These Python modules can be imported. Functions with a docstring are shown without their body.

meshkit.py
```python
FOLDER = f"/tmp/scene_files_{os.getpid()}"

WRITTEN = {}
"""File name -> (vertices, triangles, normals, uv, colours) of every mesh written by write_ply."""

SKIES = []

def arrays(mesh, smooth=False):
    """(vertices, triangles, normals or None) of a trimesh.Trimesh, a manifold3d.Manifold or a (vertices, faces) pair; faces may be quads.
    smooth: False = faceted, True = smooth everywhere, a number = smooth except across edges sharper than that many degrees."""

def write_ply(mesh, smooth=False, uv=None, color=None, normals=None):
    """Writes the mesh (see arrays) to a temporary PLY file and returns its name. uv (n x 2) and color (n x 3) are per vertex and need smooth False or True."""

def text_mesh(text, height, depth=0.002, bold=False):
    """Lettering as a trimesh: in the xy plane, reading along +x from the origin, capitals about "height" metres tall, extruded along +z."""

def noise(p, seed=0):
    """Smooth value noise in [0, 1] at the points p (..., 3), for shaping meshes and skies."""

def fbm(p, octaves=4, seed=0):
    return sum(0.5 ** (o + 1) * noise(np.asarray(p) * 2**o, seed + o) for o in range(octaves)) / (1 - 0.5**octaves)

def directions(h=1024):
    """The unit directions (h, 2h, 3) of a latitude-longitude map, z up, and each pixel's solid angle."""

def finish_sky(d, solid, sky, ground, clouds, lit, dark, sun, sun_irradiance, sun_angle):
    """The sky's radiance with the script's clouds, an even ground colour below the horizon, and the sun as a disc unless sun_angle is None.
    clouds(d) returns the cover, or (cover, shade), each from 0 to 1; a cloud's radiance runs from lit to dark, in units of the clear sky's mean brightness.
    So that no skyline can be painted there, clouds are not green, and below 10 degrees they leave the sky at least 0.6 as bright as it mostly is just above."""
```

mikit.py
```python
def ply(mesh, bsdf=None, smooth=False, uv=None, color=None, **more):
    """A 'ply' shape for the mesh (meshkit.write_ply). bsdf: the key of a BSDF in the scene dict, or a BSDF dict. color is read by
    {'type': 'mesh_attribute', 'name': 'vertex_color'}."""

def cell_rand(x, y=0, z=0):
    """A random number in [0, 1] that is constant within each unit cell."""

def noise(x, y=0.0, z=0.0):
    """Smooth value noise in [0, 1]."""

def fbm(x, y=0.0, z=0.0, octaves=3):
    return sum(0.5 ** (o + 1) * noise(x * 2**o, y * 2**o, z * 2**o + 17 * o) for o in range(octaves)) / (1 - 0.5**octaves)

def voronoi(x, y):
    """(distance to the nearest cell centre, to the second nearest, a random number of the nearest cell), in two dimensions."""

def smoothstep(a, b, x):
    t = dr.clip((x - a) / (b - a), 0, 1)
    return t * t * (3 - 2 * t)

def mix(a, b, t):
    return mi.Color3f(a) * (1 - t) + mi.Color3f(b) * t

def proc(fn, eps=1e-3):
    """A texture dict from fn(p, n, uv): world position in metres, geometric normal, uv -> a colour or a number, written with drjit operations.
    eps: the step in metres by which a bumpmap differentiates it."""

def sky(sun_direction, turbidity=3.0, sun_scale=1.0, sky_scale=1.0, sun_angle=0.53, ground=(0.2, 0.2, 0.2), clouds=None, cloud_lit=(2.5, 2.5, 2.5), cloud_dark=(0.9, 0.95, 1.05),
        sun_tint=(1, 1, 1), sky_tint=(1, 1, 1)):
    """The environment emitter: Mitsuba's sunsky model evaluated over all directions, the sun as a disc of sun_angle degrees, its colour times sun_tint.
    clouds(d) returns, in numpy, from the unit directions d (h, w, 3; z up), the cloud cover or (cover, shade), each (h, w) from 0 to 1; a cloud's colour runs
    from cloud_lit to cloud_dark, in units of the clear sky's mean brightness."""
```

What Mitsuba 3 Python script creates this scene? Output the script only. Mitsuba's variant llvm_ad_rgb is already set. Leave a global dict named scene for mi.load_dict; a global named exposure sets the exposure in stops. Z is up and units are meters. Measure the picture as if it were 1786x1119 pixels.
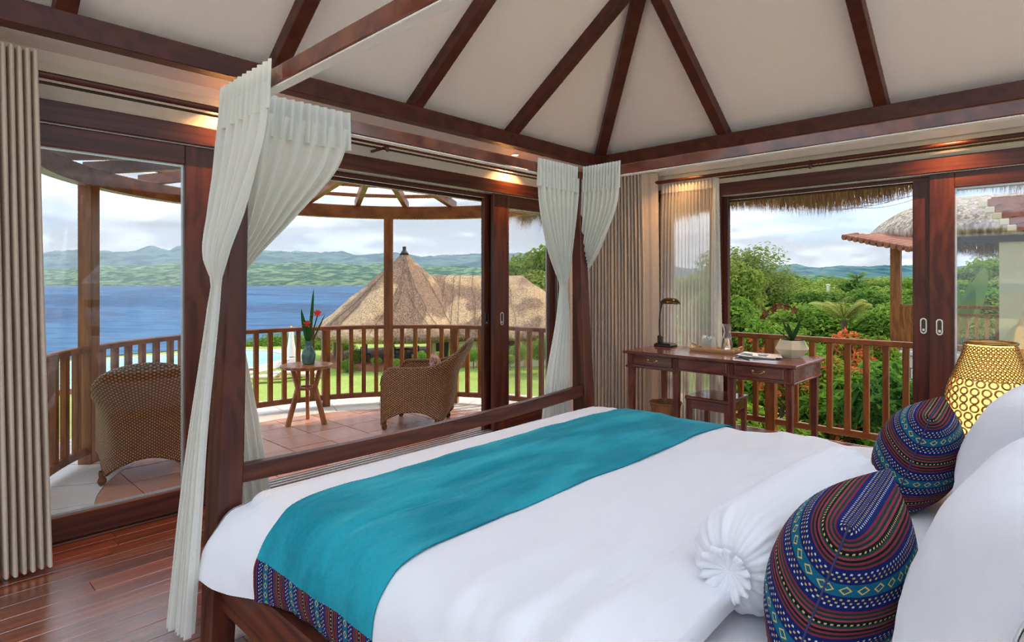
import math, random
import numpy as np, trimesh, mitsuba as mi, drjit as dr
import mikit, meshkit
from mikit import noise, fbm, cell_rand, smoothstep, mix, proc, voronoi
from scipy.interpolate import PchipInterpolator
from shapely.geometry import Polygon, Point, box as sbox

T = mi.ScalarTransform4f
PI = math.pi
scene, labels = {}, {}

# ---------------------------------------------------------------- camera, sky, sun, exposure
EYE = (0.0, 0.0, 1.38)
VIEW = (0.7243, 0.6895, 0.0)
scene['camera'] = dict(type='perspective', fov=2 * math.degrees(math.atan(893 / 1026)), fov_axis='x', near_clip=0.05, far_clip=20000.0,
                       principal_point_offset_y=(559.5 - 494) / 1119,
                       to_world=T().look_at(origin=EYE, target=(VIEW[0], VIEW[1], 1.38), up=(0, 0, 1)))
exposure = 2.95


def cloud_fn(d):
    """A broken overcast: brighter towards the zenith, as overcast skies are, with grey billows and blue gaps."""
    z = np.maximum(d[..., 2], 0.0)
    q = d / (z + 0.16)[..., None]
    p = np.stack([q[..., 0] * 1.1, q[..., 1] * 1.1, z * 2.0], -1)
    c = meshkit.fbm(p * 1.0 + 3.7, 6, seed=5)
    s = meshkit.fbm(p * 1.9 + 11.3, 5, seed=9)
    sm = lambda a, b, x: (lambda t: t * t * (3 - 2 * t))(np.clip((x - a) / (b - a), 0, 1))
    cover = 0.68 + 0.32 * sm(0.36, 0.50, c)
    b = meshkit.fbm(p * 3.1 + 23.1, 5, seed=14)
    shade = np.clip(0.66 * (1 - z) ** 1.6 + 0.50 * sm(0.38, 0.64, s) + 0.30 * sm(0.42, 0.60, b) - 0.25, 0, 1)
    return cover, shade


scene['sky'] = mikit.sky((0.62, -0.20, 0.62), turbidity=3.0, sun_scale=0.30, sky_scale=1.0, sun_angle=3.0, ground=(0.20, 0.20, 0.20), clouds=cloud_fn,
                         cloud_lit=(2.45, 2.62, 2.90), cloud_dark=(0.50, 0.55, 0.62), sky_tint=(0.92, 1.0, 1.12), sun_tint=(1.0, 0.95, 0.86))


# ---------------------------------------------------------------- helpers: meshes are (vertices, triangles)
def cat(ms):
    vs, fs, n = [], [], 0
    for v, f in ms:
        vs.append(np.asarray(v, float)); fs.append(np.asarray(f, int) + n); n += len(v)
    return np.vstack(vs), np.vstack(fs)


def tri(m):
    return np.array(m.vertices), np.array(m.faces)


def hull(p):
    return tri(trimesh.Trimesh(np.asarray(p, float)).convex_hull)


BOXF = np.array([[0, 1, 3], [0, 3, 2], [4, 6, 7], [4, 7, 5], [0, 4, 5], [0, 5, 1], [2, 3, 7], [2, 7, 6], [0, 2, 6], [0, 6, 4], [1, 5, 7], [1, 7, 3]])
_cham = {}


def _chamfer_faces():
    if 'f' not in _cham:
        p = [[sx * (1 - (k != 0) * .1), sy * (1 - (k != 1) * .1), sz * (1 - (k != 2) * .1)] for sx in (-1, 1) for sy in (-1, 1) for sz in (-1, 1) for k in range(3)]
        from scipy.spatial import ConvexHull
        p = np.array(p); h = ConvexHull(p)
        f = h.simplices.copy()
        c = np.cross(p[f[:, 1]] - p[f[:, 0]], p[f[:, 2]] - p[f[:, 0]])
        fl = (c * p[f].mean(1)).sum(1) < 0
        f[fl] = f[fl][:, ::-1]
        _cham['f'] = f
    return _cham['f']


def box(x0, y0, z0, x1, y1, z1, b=0.0):
    lo, hi = np.minimum((x0, y0, z0), (x1, y1, z1)), np.maximum((x0, y0, z0), (x1, y1, z1))
    if b <= 0:
        v = np.array([[(lo, hi)[i][0], (lo, hi)[j][1], (lo, hi)[k][2]] for i in (0, 1) for j in (0, 1) for k in (0, 1)])
        return v, BOXF
    c, h = (lo + hi) / 2, (hi - lo) / 2
    b = min(b, h.min() * 0.9)
    v = [c + np.array([sx * (h[0] - (k != 0) * b), sy * (h[1] - (k != 1) * b), sz * (h[2] - (k != 2) * b)]) for sx in (-1, 1) for sy in (-1, 1) for sz in (-1, 1) for k in range(3)]
    return np.array(v), _chamfer_faces()


def frame_of(d, up=(0, 0, 1)):
    d = np.asarray(d, float); d = d / np.linalg.norm(d)
    up = np.asarray(up, float)
    if abs(d @ up) > 0.99: up = np.array([1.0, 0, 0])
    s = np.cross(up, d); s /= np.linalg.norm(s)
    return d, s, np.cross(d, s)


def bar(p, q, w, h, up=(0, 0, 1), b=0.004, w2=None, h2=None):
    """A beam from p to q: w across, h along up; w2, h2 at the far end."""
    p, q = np.asarray(p, float), np.asarray(q, float)
    d, s, u = frame_of(q - p, up)
    v, f = box(0, -.5, -.5, 1, .5, .5, 0) if b <= 0 else box(0, -w / 2, -h / 2, np.linalg.norm(q - p), w / 2, h / 2, b)
    L = np.linalg.norm(q - p)
    if b <= 0:
        v = v * [L, w, h]
    if w2 is not None:
        t = v[:, :1] / L
        v = v * np.hstack([np.ones_like(t), 1 + t * (w2 / w - 1), 1 + t * ((h2 or w2) / h - 1)])
    return p + v[:, :1] * d + v[:, 1:2] * s + v[:, 2:] * u, f


def gridf(nu, nv, wrap_u=False, wrap_v=False):
    i, j = np.meshgrid(np.arange(nu if wrap_u else nu - 1), np.arange(nv if wrap_v else nv - 1), indexing='ij')
    a, b = (i + 1) % nu, (j + 1) % nv
    q = np.stack([i * nv + j, a * nv + j, a * nv + b, i * nv + b], -1).reshape(-1, 4)
    return np.vstack([q[:, :3], q[:, [0, 2, 3]]])


def tube(path, r, n=8, closed=False, caps=True):
    p = np.asarray(path, float); m = len(p)
    r = np.broadcast_to(r, (m,))
    t = (np.roll(p, -1, 0) - np.roll(p, 1, 0)) if closed else np.gradient(p, axis=0)
    t /= np.linalg.norm(t, axis=1, keepdims=True) + 1e-12
    ref = np.array([0, 0, 1.0]) if abs(t[0][2]) < .9 else np.array([1.0, 0, 0])
    N = []
    a = np.cross(t[0], ref); a /= np.linalg.norm(a)
    for k in range(m):
        a = a - t[k] * (a @ t[k]); a /= np.linalg.norm(a) + 1e-12
        N.append(a.copy())
    N = np.array(N); B = np.cross(t, N)
    an = np.arange(n) * 2 * PI / n
    v = (p[:, None] + r[:, None, None] * (np.cos(an)[None, :, None] * N[:, None] + np.sin(an)[None, :, None] * B[:, None])).reshape(-1, 3)
    f = gridf(m, n, closed, True)
    if caps and not closed:
        v = np.vstack([v, p[0], p[-1]])
        k = np.arange(n)
        f = np.vstack([f, np.stack([k * 0 + m * n, (k + 1) % n, k], 1)[:, ::-1], np.stack([k * 0 + m * n + 1, (m - 1) * n + k, (m - 1) * n + (k + 1) % n], 1)[:, ::-1]])
    return v, f[:, ::-1]


def lathe(prof, n=24, c=(0, 0, 0), flat=False):
    """prof: (radius, height) pairs, bottom to top."""
    pr = np.asarray(prof, float); a = np.arange(n) * 2 * PI / n
    v = np.stack([pr[:, :1] * np.cos(a), pr[:, :1] * np.sin(a), np.repeat(pr[:, 1:], n, 1)], -1).reshape(-1, 3) + np.asarray(c)
    return v, gridf(len(pr), n, False, True)[:, ::-1]


def prism(pts, z0, z1):
    m = trimesh.creation.extrude_polygon(pts if hasattr(pts, 'exterior') else Polygon(pts), z1 - z0, engine='earcut')
    v, f = tri(m)
    return v + [0, 0, z0], f


def move(m, t=(0, 0, 0), rz=0.0, rx=0.0, ry=0.0, s=1.0):
    v = np.asarray(m[0], float) * s
    for ang, (i, j) in ((rx, (1, 2)), (ry, (2, 0)), (rz, (0, 1))):
        if ang:
            c, sn = math.cos(ang), math.sin(ang)
            w = v.copy(); w[:, i] = c * v[:, i] - sn * v[:, j]; w[:, j] = sn * v[:, i] + c * v[:, j]; v = w
    return v + np.asarray(t, float), m[1]


def shell(P, th):
    """A closed sheet of thickness th from a grid of points P (nu, nv, 3); grows to the right of u x v."""
    nu, nv, _ = P.shape
    n = np.cross(np.gradient(P, axis=0), np.gradient(P, axis=1)); n /= np.linalg.norm(n, axis=-1, keepdims=True) + 1e-12
    a, b = P.reshape(-1, 3), (P - n * th).reshape(-1, 3)
    f = gridf(nu, nv); k = nu * nv
    idx = np.arange(k).reshape(nu, nv)
    rim = np.concatenate([idx[:, 0], idx[-1, 1:], idx[::-1, -1][1:], idx[0, ::-1][1:-1]])
    r2 = np.roll(rim, -1)
    fs = np.vstack([f, f[:, ::-1] + k, np.stack([rim, rim + k, r2], 1), np.stack([r2, rim + k, r2 + k], 1)])
    return np.vstack([a, b]), fs


def smooth01(t):
    t = np.clip(t, 0, 1); return t * t * (3 - 2 * t)


_count = {}


def num(base):
    """base, base_001, base_002 ..."""
    k = _count.get(base, 0); _count[base] = k + 1
    return base if k == 0 else f'{base}_{k:03d}'


def tag(key, label=None, cat=None, group=None, kind=None):
    d = labels.setdefault(key, {})
    for k, v in (('label', label), ('category', cat), ('group', group), ('kind', kind)):
        if v: d[k] = v
    return key


def thing(name, label, cat=None, group=None, kind=None):
    return tag(num(name), label, cat, group, kind)


def part(parent, name, mesh, mat, smooth=False, uv=None, color=None, label=None, kind=None, tw=None):
    """One shape; parent None makes it a thing of its own. mesh: (v, f) or a ready ply dict."""
    key = num(f'{parent}__{name}' if parent else name)
    d = mesh if isinstance(mesh, dict) else mikit.ply(mesh, mat, smooth, uv, color)
    scene[key] = {**d, 'to_world': tw} if tw is not None else dict(d)
    if label or kind: tag(key, label, kind=kind)
    return key


def solo(name, mesh, mat, label, cat=None, group=None, kind=None, **k):
    key = part(None, name, mesh, mat, **k)
    return tag(key, label, cat, group, kind)


# ---------------------------------------------------------------- materials
def C(*c): return {'type': 'rgb', 'value': [float(x) for x in c]}


def mat(name, color, rough=0.5, spec=0.5, metallic=0.0, clearcoat=0.0, bump=None, bscale=0.002, sheen=0.0, cg=0.9):
    col = C(*color) if isinstance(color, tuple) else color
    b = {'type': 'principled', 'base_color': col, 'roughness': rough, 'specular': spec, 'metallic': metallic}
    if clearcoat: b['clearcoat'] = clearcoat; b['clearcoat_gloss'] = cg
    if sheen: b['sheen'] = sheen
    if bump is not None: b = {'type': 'bumpmap', 'nested': b, 'tex': bump, 'scale': bscale}
    scene['mat_' + name] = {'type': 'twosided', 'nested': b}
    return 'mat_' + name


def wood_fn(c1, c2, axis, s=1.0):
    k = [34.0 * s] * 3
    if axis is not None: k[axis] = 1.6 * s

    def fn(p, n, uv):
        w = fbm(p.x * 1.3, p.y * 1.3, p.z * 1.3, 2)
        g = fbm(p.x * k[0] + w * 4, p.y * k[1] + w * 4, p.z * k[2] + w * 4, 3)
        return mix(c1, c2, smoothstep(0.25, 0.75, g))
    return proc(fn)


MAH1, MAH2 = (0.050, 0.010, 0.006), (0.112, 0.026, 0.011)
for ax, nm in ((0, 'x'), (1, 'y'), (2, 'z')):
    mat('wood_' + nm, wood_fn(MAH1, MAH2, ax), rough=0.36, spec=0.45, clearcoat=0.2, cg=0.85)
mat('wood_gloss', wood_fn((0.070, 0.015, 0.009), (0.17, 0.042, 0.018), None, 0.4), rough=0.10, spec=1.0, clearcoat=1.0, cg=0.95)
mat('rafter', wood_fn((0.060, 0.014, 0.009), (0.092, 0.022, 0.013), None, 0.4), rough=0.4, spec=0.4)
mat('rail_wood', wood_fn((0.15, 0.046, 0.010), (0.30, 0.105, 0.020), 2), rough=0.38, spec=0.5)
mat('rail_flat', wood_fn((0.16, 0.048, 0.012), (0.26, 0.090, 0.022), None, 0.3), rough=0.4, spec=0.5)
mat('teak', wood_fn((0.22, 0.075, 0.022), (0.42, 0.16, 0.05), 2), rough=0.3, spec=0.5, clearcoat=0.4)


def plank_color(p, n, uv):
    r = cell_rand(uv.x, 0, 7)
    w = fbm(p.x * 1.1 + r * 30, p.y * 2, 0, 2)
    g = fbm(p.x * 2.0 + r * 50, p.y * 46 + w * 5, r * 9, 3)
    c = mix((0.12, 0.024, 0.009), (0.30, 0.070, 0.022), smoothstep(0.2, 0.8, g))
    return c * (0.75 + 0.5 * r)


scene['mat_floor'] = {'type': 'twosided', 'nested': {'type': 'roughplastic', 'diffuse_reflectance': proc(plank_color), 'int_ior': 2.8, 'alpha': 0.07, 'nonlinear': False}}
mat('white_paint', (0.90, 0.85, 0.85), rough=0.7, spec=0.2)
mat('wall_paint', (0.74, 0.68, 0.58), rough=0.7, spec=0.2)
mat('soffit', (0.74, 0.67, 0.67), rough=0.6, spec=0.2)
mat('steel', (0.75, 0.75, 0.74), rough=0.25, metallic=1.0)
mat('alu', (0.70, 0.78, 0.78), rough=0.35, metallic=0.6)
mat('black_metal', (0.02, 0.018, 0.016), rough=0.3, spec=0.6)
mat('bronze', (0.10, 0.075, 0.045), rough=0.28, metallic=0.9)
mat('brass', (0.55, 0.38, 0.16), rough=0.3, metallic=1.0)
scene['mat_glass'] = {'type': 'thindielectric', 'int_ior': 1.5}
scene['mat_solid_glass'] = {'type': 'dielectric', 'int_ior': 1.5}


def weave(p, n, uv):
    a = dr.sin(uv.x * 700) * dr.sin(uv.y * 700)
    return mix((0.80, 0.80, 0.83), (0.86, 0.86, 0.88), smoothstep(-1, 1, a))


def soft_bump(p, n, uv):
    return fbm(p.x * 9, p.y * 9, p.z * 9, 3)


mat('linen', (0.75, 0.76, 0.81), rough=0.6, spec=0.25, sheen=0.3, bump=proc(soft_bump, 2e-3), bscale=0.006)
mat('sheet', (0.76, 0.76, 0.78), rough=0.6, spec=0.2, sheen=0.2)


def teal_col(p, n, uv):
    g = fbm(p.x * 160, p.y * 160, p.z * 60, 2)
    b = fbm(p.x * 3.2 + 5, p.y * 9, p.z * 3, 4)
    return mix((0.003, 0.19, 0.27), (0.020, 0.35, 0.44), 0.35 * g + 0.65 * smoothstep(.3, .7, b))


def teal_bump(p, n, uv):
    return fbm(p.x * 4, p.y * 15, p.z * 8, 4)


mat('teal', proc(teal_col), rough=0.75, spec=0.15, sheen=0.7, bump=proc(teal_bump, 2e-3), bscale=0.03)


def textile(p, n, uv):
    """Hand-woven stripes: uv.x across the stripes, uv.y along them, in metres."""
    P = 0.150
    q = uv.x / P
    t = (q - dr.floor(q)) * P * 1000            # millimetres within the repeat
    along = uv.y * 1000
    col = mix((0.004, 0.010, 0.085), (0.012, 0.022, 0.13), fbm(uv.x * 500, uv.y * 500, 0, 2))
    inm = (t < 62)
    s = t / 62 * 13
    k = dr.floor(s)
    odd = k - 2 * dr.floor(k / 2)
    r = cell_rand(k, 3, 1)
    stripe = mix(mix((0.16, 0.022, 0.045), (0.30, 0.06, 0.07), r), mix((0.008, 0.008, 0.012), (0.012, 0.05, 0.045), cell_rand(k, 8, 2)), odd)
    stripe = dr.select(k == 6, mi.Color3f(0.006, 0.006, 0.010), stripe)
    col = dr.select(inm, stripe, col)

    def cells(c0, half, pitch, duty, sh=0.0):
        a = along / pitch + sh
        return (dr.abs(t - c0) < half) & ((a - dr.floor(a)) < duty)
    yel, pale = mi.Color3f(0.55, 0.40, 0.13), mi.Color3f(0.50, 0.55, 0.50)
    col = dr.select(cells(31, 1.9, 11, 0.45), yel, col)
    col = dr.select((dr.abs(t - 106) < 13), mix((0.006, 0.085, 0.16), (0.01, 0.13, 0.20), fbm(uv.x * 700, uv.y * 700, 3, 2)), col)
    for c0, sh in ((72, 0.0), (79, 0.5), (86, 0.0), (126, 0.0), (133, 0.5), (140, 0.0)):
        col = dr.select(cells(c0, 2.0, 12, 0.36, sh), pale if c0 in (72, 140) else yel * 0.9, col)
    a = along / 30
    dm = dr.abs(a - dr.floor(a) - 0.5) * 30 / 11.5 + dr.abs(t - 106) / 9.5
    col = dr.select(dr.abs(dm - 0.82) < 0.17, yel, col)
    return col * (0.85 + 0.3 * fbm(uv.x * 900, uv.y * 900, 1, 2))


mat('textile', proc(textile), rough=0.85, spec=0.1, sheen=0.2)
mat('curtain', (0.56, 0.47, 0.38), rough=0.85, spec=0.1, sheen=0.2)
scene['mat_muslin'] = {'type': 'principledthin', 'base_color': C(0.84, 0.85, 0.80), 'roughness': 0.8, 'diff_trans': 0.9, 'spec_trans': 0.0, 'eta': 1.3}
scene['mat_sheer'] = {'type': 'mask', 'opacity': 0.5, 'nested': {'type': 'principledthin', 'base_color': C(0.86, 0.85, 0.82), 'roughness': 0.8, 'diff_trans': 1.0, 'spec_trans': 0.0, 'eta': 1.3}}


def wicker_h(uv):
    a, b = uv.x / 0.017, uv.y / 0.011
    k = dr.floor(a)
    par = k - 2 * dr.floor(k / 2)
    return dr.abs(dr.sin(a * PI)) * (0.5 + 0.5 * dr.sin(b * PI + par * PI))


def wicker_col(p, n, uv):
    h = wicker_h(uv)
    r = cell_rand(uv.x / 0.017, uv.y / 0.022, 4)
    return mix((0.10, 0.043, 0.017), (0.62, 0.31, 0.13), smoothstep(0.1, 0.7, h) * (0.7 + 0.3 * r))


mat('wicker', proc(wicker_col), rough=0.42, spec=0.5, bump=proc(lambda p, n, uv: wicker_h(uv), 5e-4), bscale=0.003)


def terra(p, n, uv):
    r = cell_rand(uv.x, uv.y, 5)
    g = fbm(p.x * 7 + r * 20, p.y * 7, r * 3, 3)
    return mix((0.42, 0.20, 0.135), (0.60, 0.36, 0.28), 0.55 * g + 0.45 * r)


mat('terracotta', proc(terra), rough=0.35, spec=0.5)
mat('grout', (0.62, 0.57, 0.52), rough=0.8)
mat('concrete', proc(lambda p, n, uv: mix((0.55, 0.54, 0.51), (0.72, 0.71, 0.68), fbm(p.x * 5, p.y * 5, p.z * 5, 3))), rough=0.7)


def thatch_c(p, n, uv):
    a = fbm(p.x * 22, p.y * 22, p.z * 5, 3)
    b = smoothstep(0.45, 0.56, fbm(p.x * 0.55, p.y * 0.55, p.z * 0.22, 3))
    return mix(mix((0.14, 0.085, 0.06), (0.36, 0.245, 0.175), smoothstep(0.25, 0.75, a)), mix((0.30, 0.19, 0.10), (0.66, 0.49, 0.32), smoothstep(0.25, 0.75, a)), b)


mat('thatch', proc(thatch_c), rough=0.9, spec=0.1, bump=proc(lambda p, n, uv: fbm(p.x * 14, p.y * 14, p.z * 4, 2), 1e-2), bscale=0.05)
mat('thatch_grey', proc(lambda p, n, uv: mix((0.26, 0.21, 0.16), (0.62, 0.55, 0.46), smoothstep(0.25, 0.75, fbm(p.x * 26, p.y * 26, p.z * 6, 3)))), rough=0.9, spec=0.1, bump=proc(lambda p, n, uv: fbm(p.x * 18, p.y * 18, p.z * 5, 2), 1e-2), bscale=0.04)
mat('rope_brown', (0.13, 0.085, 0.06), rough=0.9)
mat('deck_stone', (0.50, 0.45, 0.38), rough=0.8)
mat('straw', {'type': 'mesh_attribute', 'name': 'vertex_color'}, rough=0.8, spec=0.15)
scene['mat_leaf'] = {'type': 'principledthin', 'base_color': {'type': 'mesh_attribute', 'name': 'vertex_color'}, 'roughness': 0.5, 'diff_trans': 0.7, 'spec_trans': 0.0, 'eta': 1.4}
mat('bark', (0.16, 0.11, 0.075), rough=0.9, spec=0.1)


def lawn_c(p, n, uv):
    a = fbm(p.x * 0.5, p.y * 0.5, 0, 3)
    b = fbm(p.x * 9, p.y * 9, 0, 3)
    return mix((0.15, 0.24, 0.05), (0.33, 0.42, 0.12), 0.5 * a + 0.5 * b)


mat('lawn', proc(lawn_c), rough=0.9, spec=0.1)
mat('soil', proc(lambda p, n, uv: mix((0.10, 0.13, 0.035), (0.36, 0.31, 0.22), smoothstep(0.35, 0.65, fbm(p.x * 3, p.y * 3, 0, 4)))), rough=0.9, spec=0.1)


def sea_bump(p, n, uv):
    return fbm(p.x * 0.45, p.y * 0.45, 0, 3) + 0.5 * fbm(p.x * 0.09, p.y * 0.09, 4, 2) * 3


mat('sea', proc(lambda p, n, uv: mix((0.003, 0.042, 0.135), (0.030, 0.135, 0.29), smoothstep(.3, .7, 0.5 * fbm(p.x * 0.03, p.y * 0.012, 0, 3) + 0.5 * fbm((p.x - p.y) * 0.12, (p.x + p.y) * 0.35, 0, 3)))), rough=0.35, spec=0.07,
    bump=proc(sea_bump, 0.05), bscale=0.5)
mat('pool', proc(lambda p, n, uv: mix((0.18, 0.50, 0.56), (0.34, 0.64, 0.68), fbm(p.x * 0.6, p.y * 0.6, 0, 3))), rough=0.3, spec=0.15)
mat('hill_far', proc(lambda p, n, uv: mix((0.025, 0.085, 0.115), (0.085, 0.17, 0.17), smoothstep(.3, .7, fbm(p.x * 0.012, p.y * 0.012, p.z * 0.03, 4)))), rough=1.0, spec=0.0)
mat('woodland', proc(lambda p, n, uv: mix((0.035, 0.11, 0.03), (0.17, 0.29, 0.085), smoothstep(.3, .7, fbm(p.x * 0.12, p.y * 0.12, p.z * 0.3, 4)))), rough=1.0, spec=0.0)
mat('hill_near', proc(lambda p, n, uv: mix((0.018, 0.075, 0.045), (0.17, 0.25, 0.13), smoothstep(.35, .75, fbm(p.x * 0.035, p.y * 0.035, p.z * 0.12, 5)))), rough=1.0, spec=0.0)
mat('clay_tile', proc(lambda p, n, uv: mix((0.19, 0.062, 0.04), (0.34, 0.145, 0.10), fbm(p.x * 6, p.y * 6, p.z * 6, 3))), rough=0.8)
mat('stone', proc(lambda p, n, uv: mix((0.50, 0.48, 0.44), (0.74, 0.72, 0.68), fbm(p.x * 7, p.y * 7, p.z * 16, 3))), rough=0.85)
mat('olive_wall', (0.50, 0.49, 0.33), rough=0.8)
mat('cream_wall', (0.74, 0.68, 0.54), rough=0.8)
mat('cloth_blue', (0.06, 0.14, 0.32), rough=0.7)
mat('dark', (0.03, 0.028, 0.026), rough=0.6)
mat('deck_wood', (0.34, 0.14, 0.075), rough=0.6)
mat('bamboo', (0.55, 0.38, 0.18), rough=0.6)
mat('canvas_white', (0.82, 0.81, 0.76), rough=0.8)
scene['mat_canopy_sheet'] = {'type': 'principledthin', 'base_color': C(0.86, 0.80, 0.76), 'roughness': 0.8, 'diff_trans': 1.3, 'spec_trans': 0.0, 'eta': 1.3}


# ---------------------------------------------------------------- the room: floor, walls, ceiling
WX, WY = 5.46, 3.87            # inner faces of the two glazed walls
XB, YB = -2.2, -1.8            # the room goes on to here behind the camera
rng = random.Random(3)

fl = tag(part(None, 'floor', box(XB, YB, -0.12, WX + 0.18, WY + 0.18, -0.022), 'mat_wood_x'), 'glossy reddish brown hardwood plank floor under the bed and desk', kind='structure')
y, row = YB, 0
while y < WY - 0.005:
    x = XB - rng.random() * 1.2
    while x < WX:
        L = rng.uniform(1.5, 2.4)
        a, b_ = max(x, XB), min(x + L, WX)
        if b_ - a > 0.05:
            v, f = box(a + .0006, y + .0006, -0.022, b_ - .0006, min(y + 0.118, WY) - .0006, rng.uniform(-.0005, .0005), 0.0018)
            part(fl, 'plank', (v, f), 'mat_floor', uv=np.full((len(v), 2), [row * 7 + int(rng.random() * 90), 0.0]))
        x += L
    y += 0.1185; row += 1

HZ0, HZ1, WT = 2.18, 2.33, 2.60      # door head, top of the wooden header, top of the wall
wl = tag(part(None, 'wall_left', cat([box(XB, WY, HZ1, WX + .2, WY + .18, WT), box(4.93, WY, -.05, WX + .2, WY + .18, HZ1), box(XB, WY, -.05, -0.32, WY + .18, HZ1)]), 'mat_wall_paint'),
         'cream wall over the glass doors that face the sea', kind='structure')
wr = tag(part(None, 'wall_right', cat([box(WX, YB, HZ1, WX + .18, WY, WT), box(WX, 3.08, -.05, WX + .18, WY, HZ1), box(WX, YB, -.05, WX + .18, -0.80, HZ1)]), 'mat_wall_paint'),
         'cream wall over the glass doors behind the desk', kind='structure')

EY, EX, EZ = 3.49, 4.99, 2.685        # inner faces and top of the eave beams
TAN = 0.70
ZCUT = 4.05                           # the ceiling is built up to here: higher parts lie far outside the photograph
def slope_panels(z_in, x0=-.9):
    lo = EZ + z_in - .45 * TAN; run = (ZCUT + z_in - lo) / TAN
    xb, yb = EX + .45, EY + .45
    v = np.array([[x0, yb, lo], [xb, yb, lo], [xb - run, yb - run, lo + run * TAN], [x0, yb - run, lo + run * TAN], [xb, YB - .1, lo], [xb - run, YB - .1, lo + run * TAN]])
    return v, np.array([[0, 1, 2], [0, 2, 3], [1, 4, 5], [1, 5, 2]])
v0, f0 = slope_panels(.11); v1, f1 = slope_panels(.17)
ceil = tag(part(None, 'ceiling', cat([(v0, f0), (v1, f1[:, ::-1])]), 'mat_white_paint'), 'white sloping hipped ceiling between dark wooden rafters', kind='structure')
part(ceil, 'soffit', cat([box(XB, EY + .02, 2.572, WX, WY + .02, 2.60), box(EX + .02, YB, 2.572, WX + .02, EY + .02, 2.60)]), 'mat_soffit', label='flat pinkish white strip above the curtain rods')
part(ceil, 'eave_beam', box(XB, EY, 2.568, EX + .10, EY + .10, EZ, .004), 'mat_rafter', label='dark beam along the sea side of the ceiling')
part(ceil, 'eave_beam', box(EX, YB, 2.568, EX + .10, EY, EZ, .004), 'mat_rafter', label='dark beam along the desk side of the ceiling')

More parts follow.
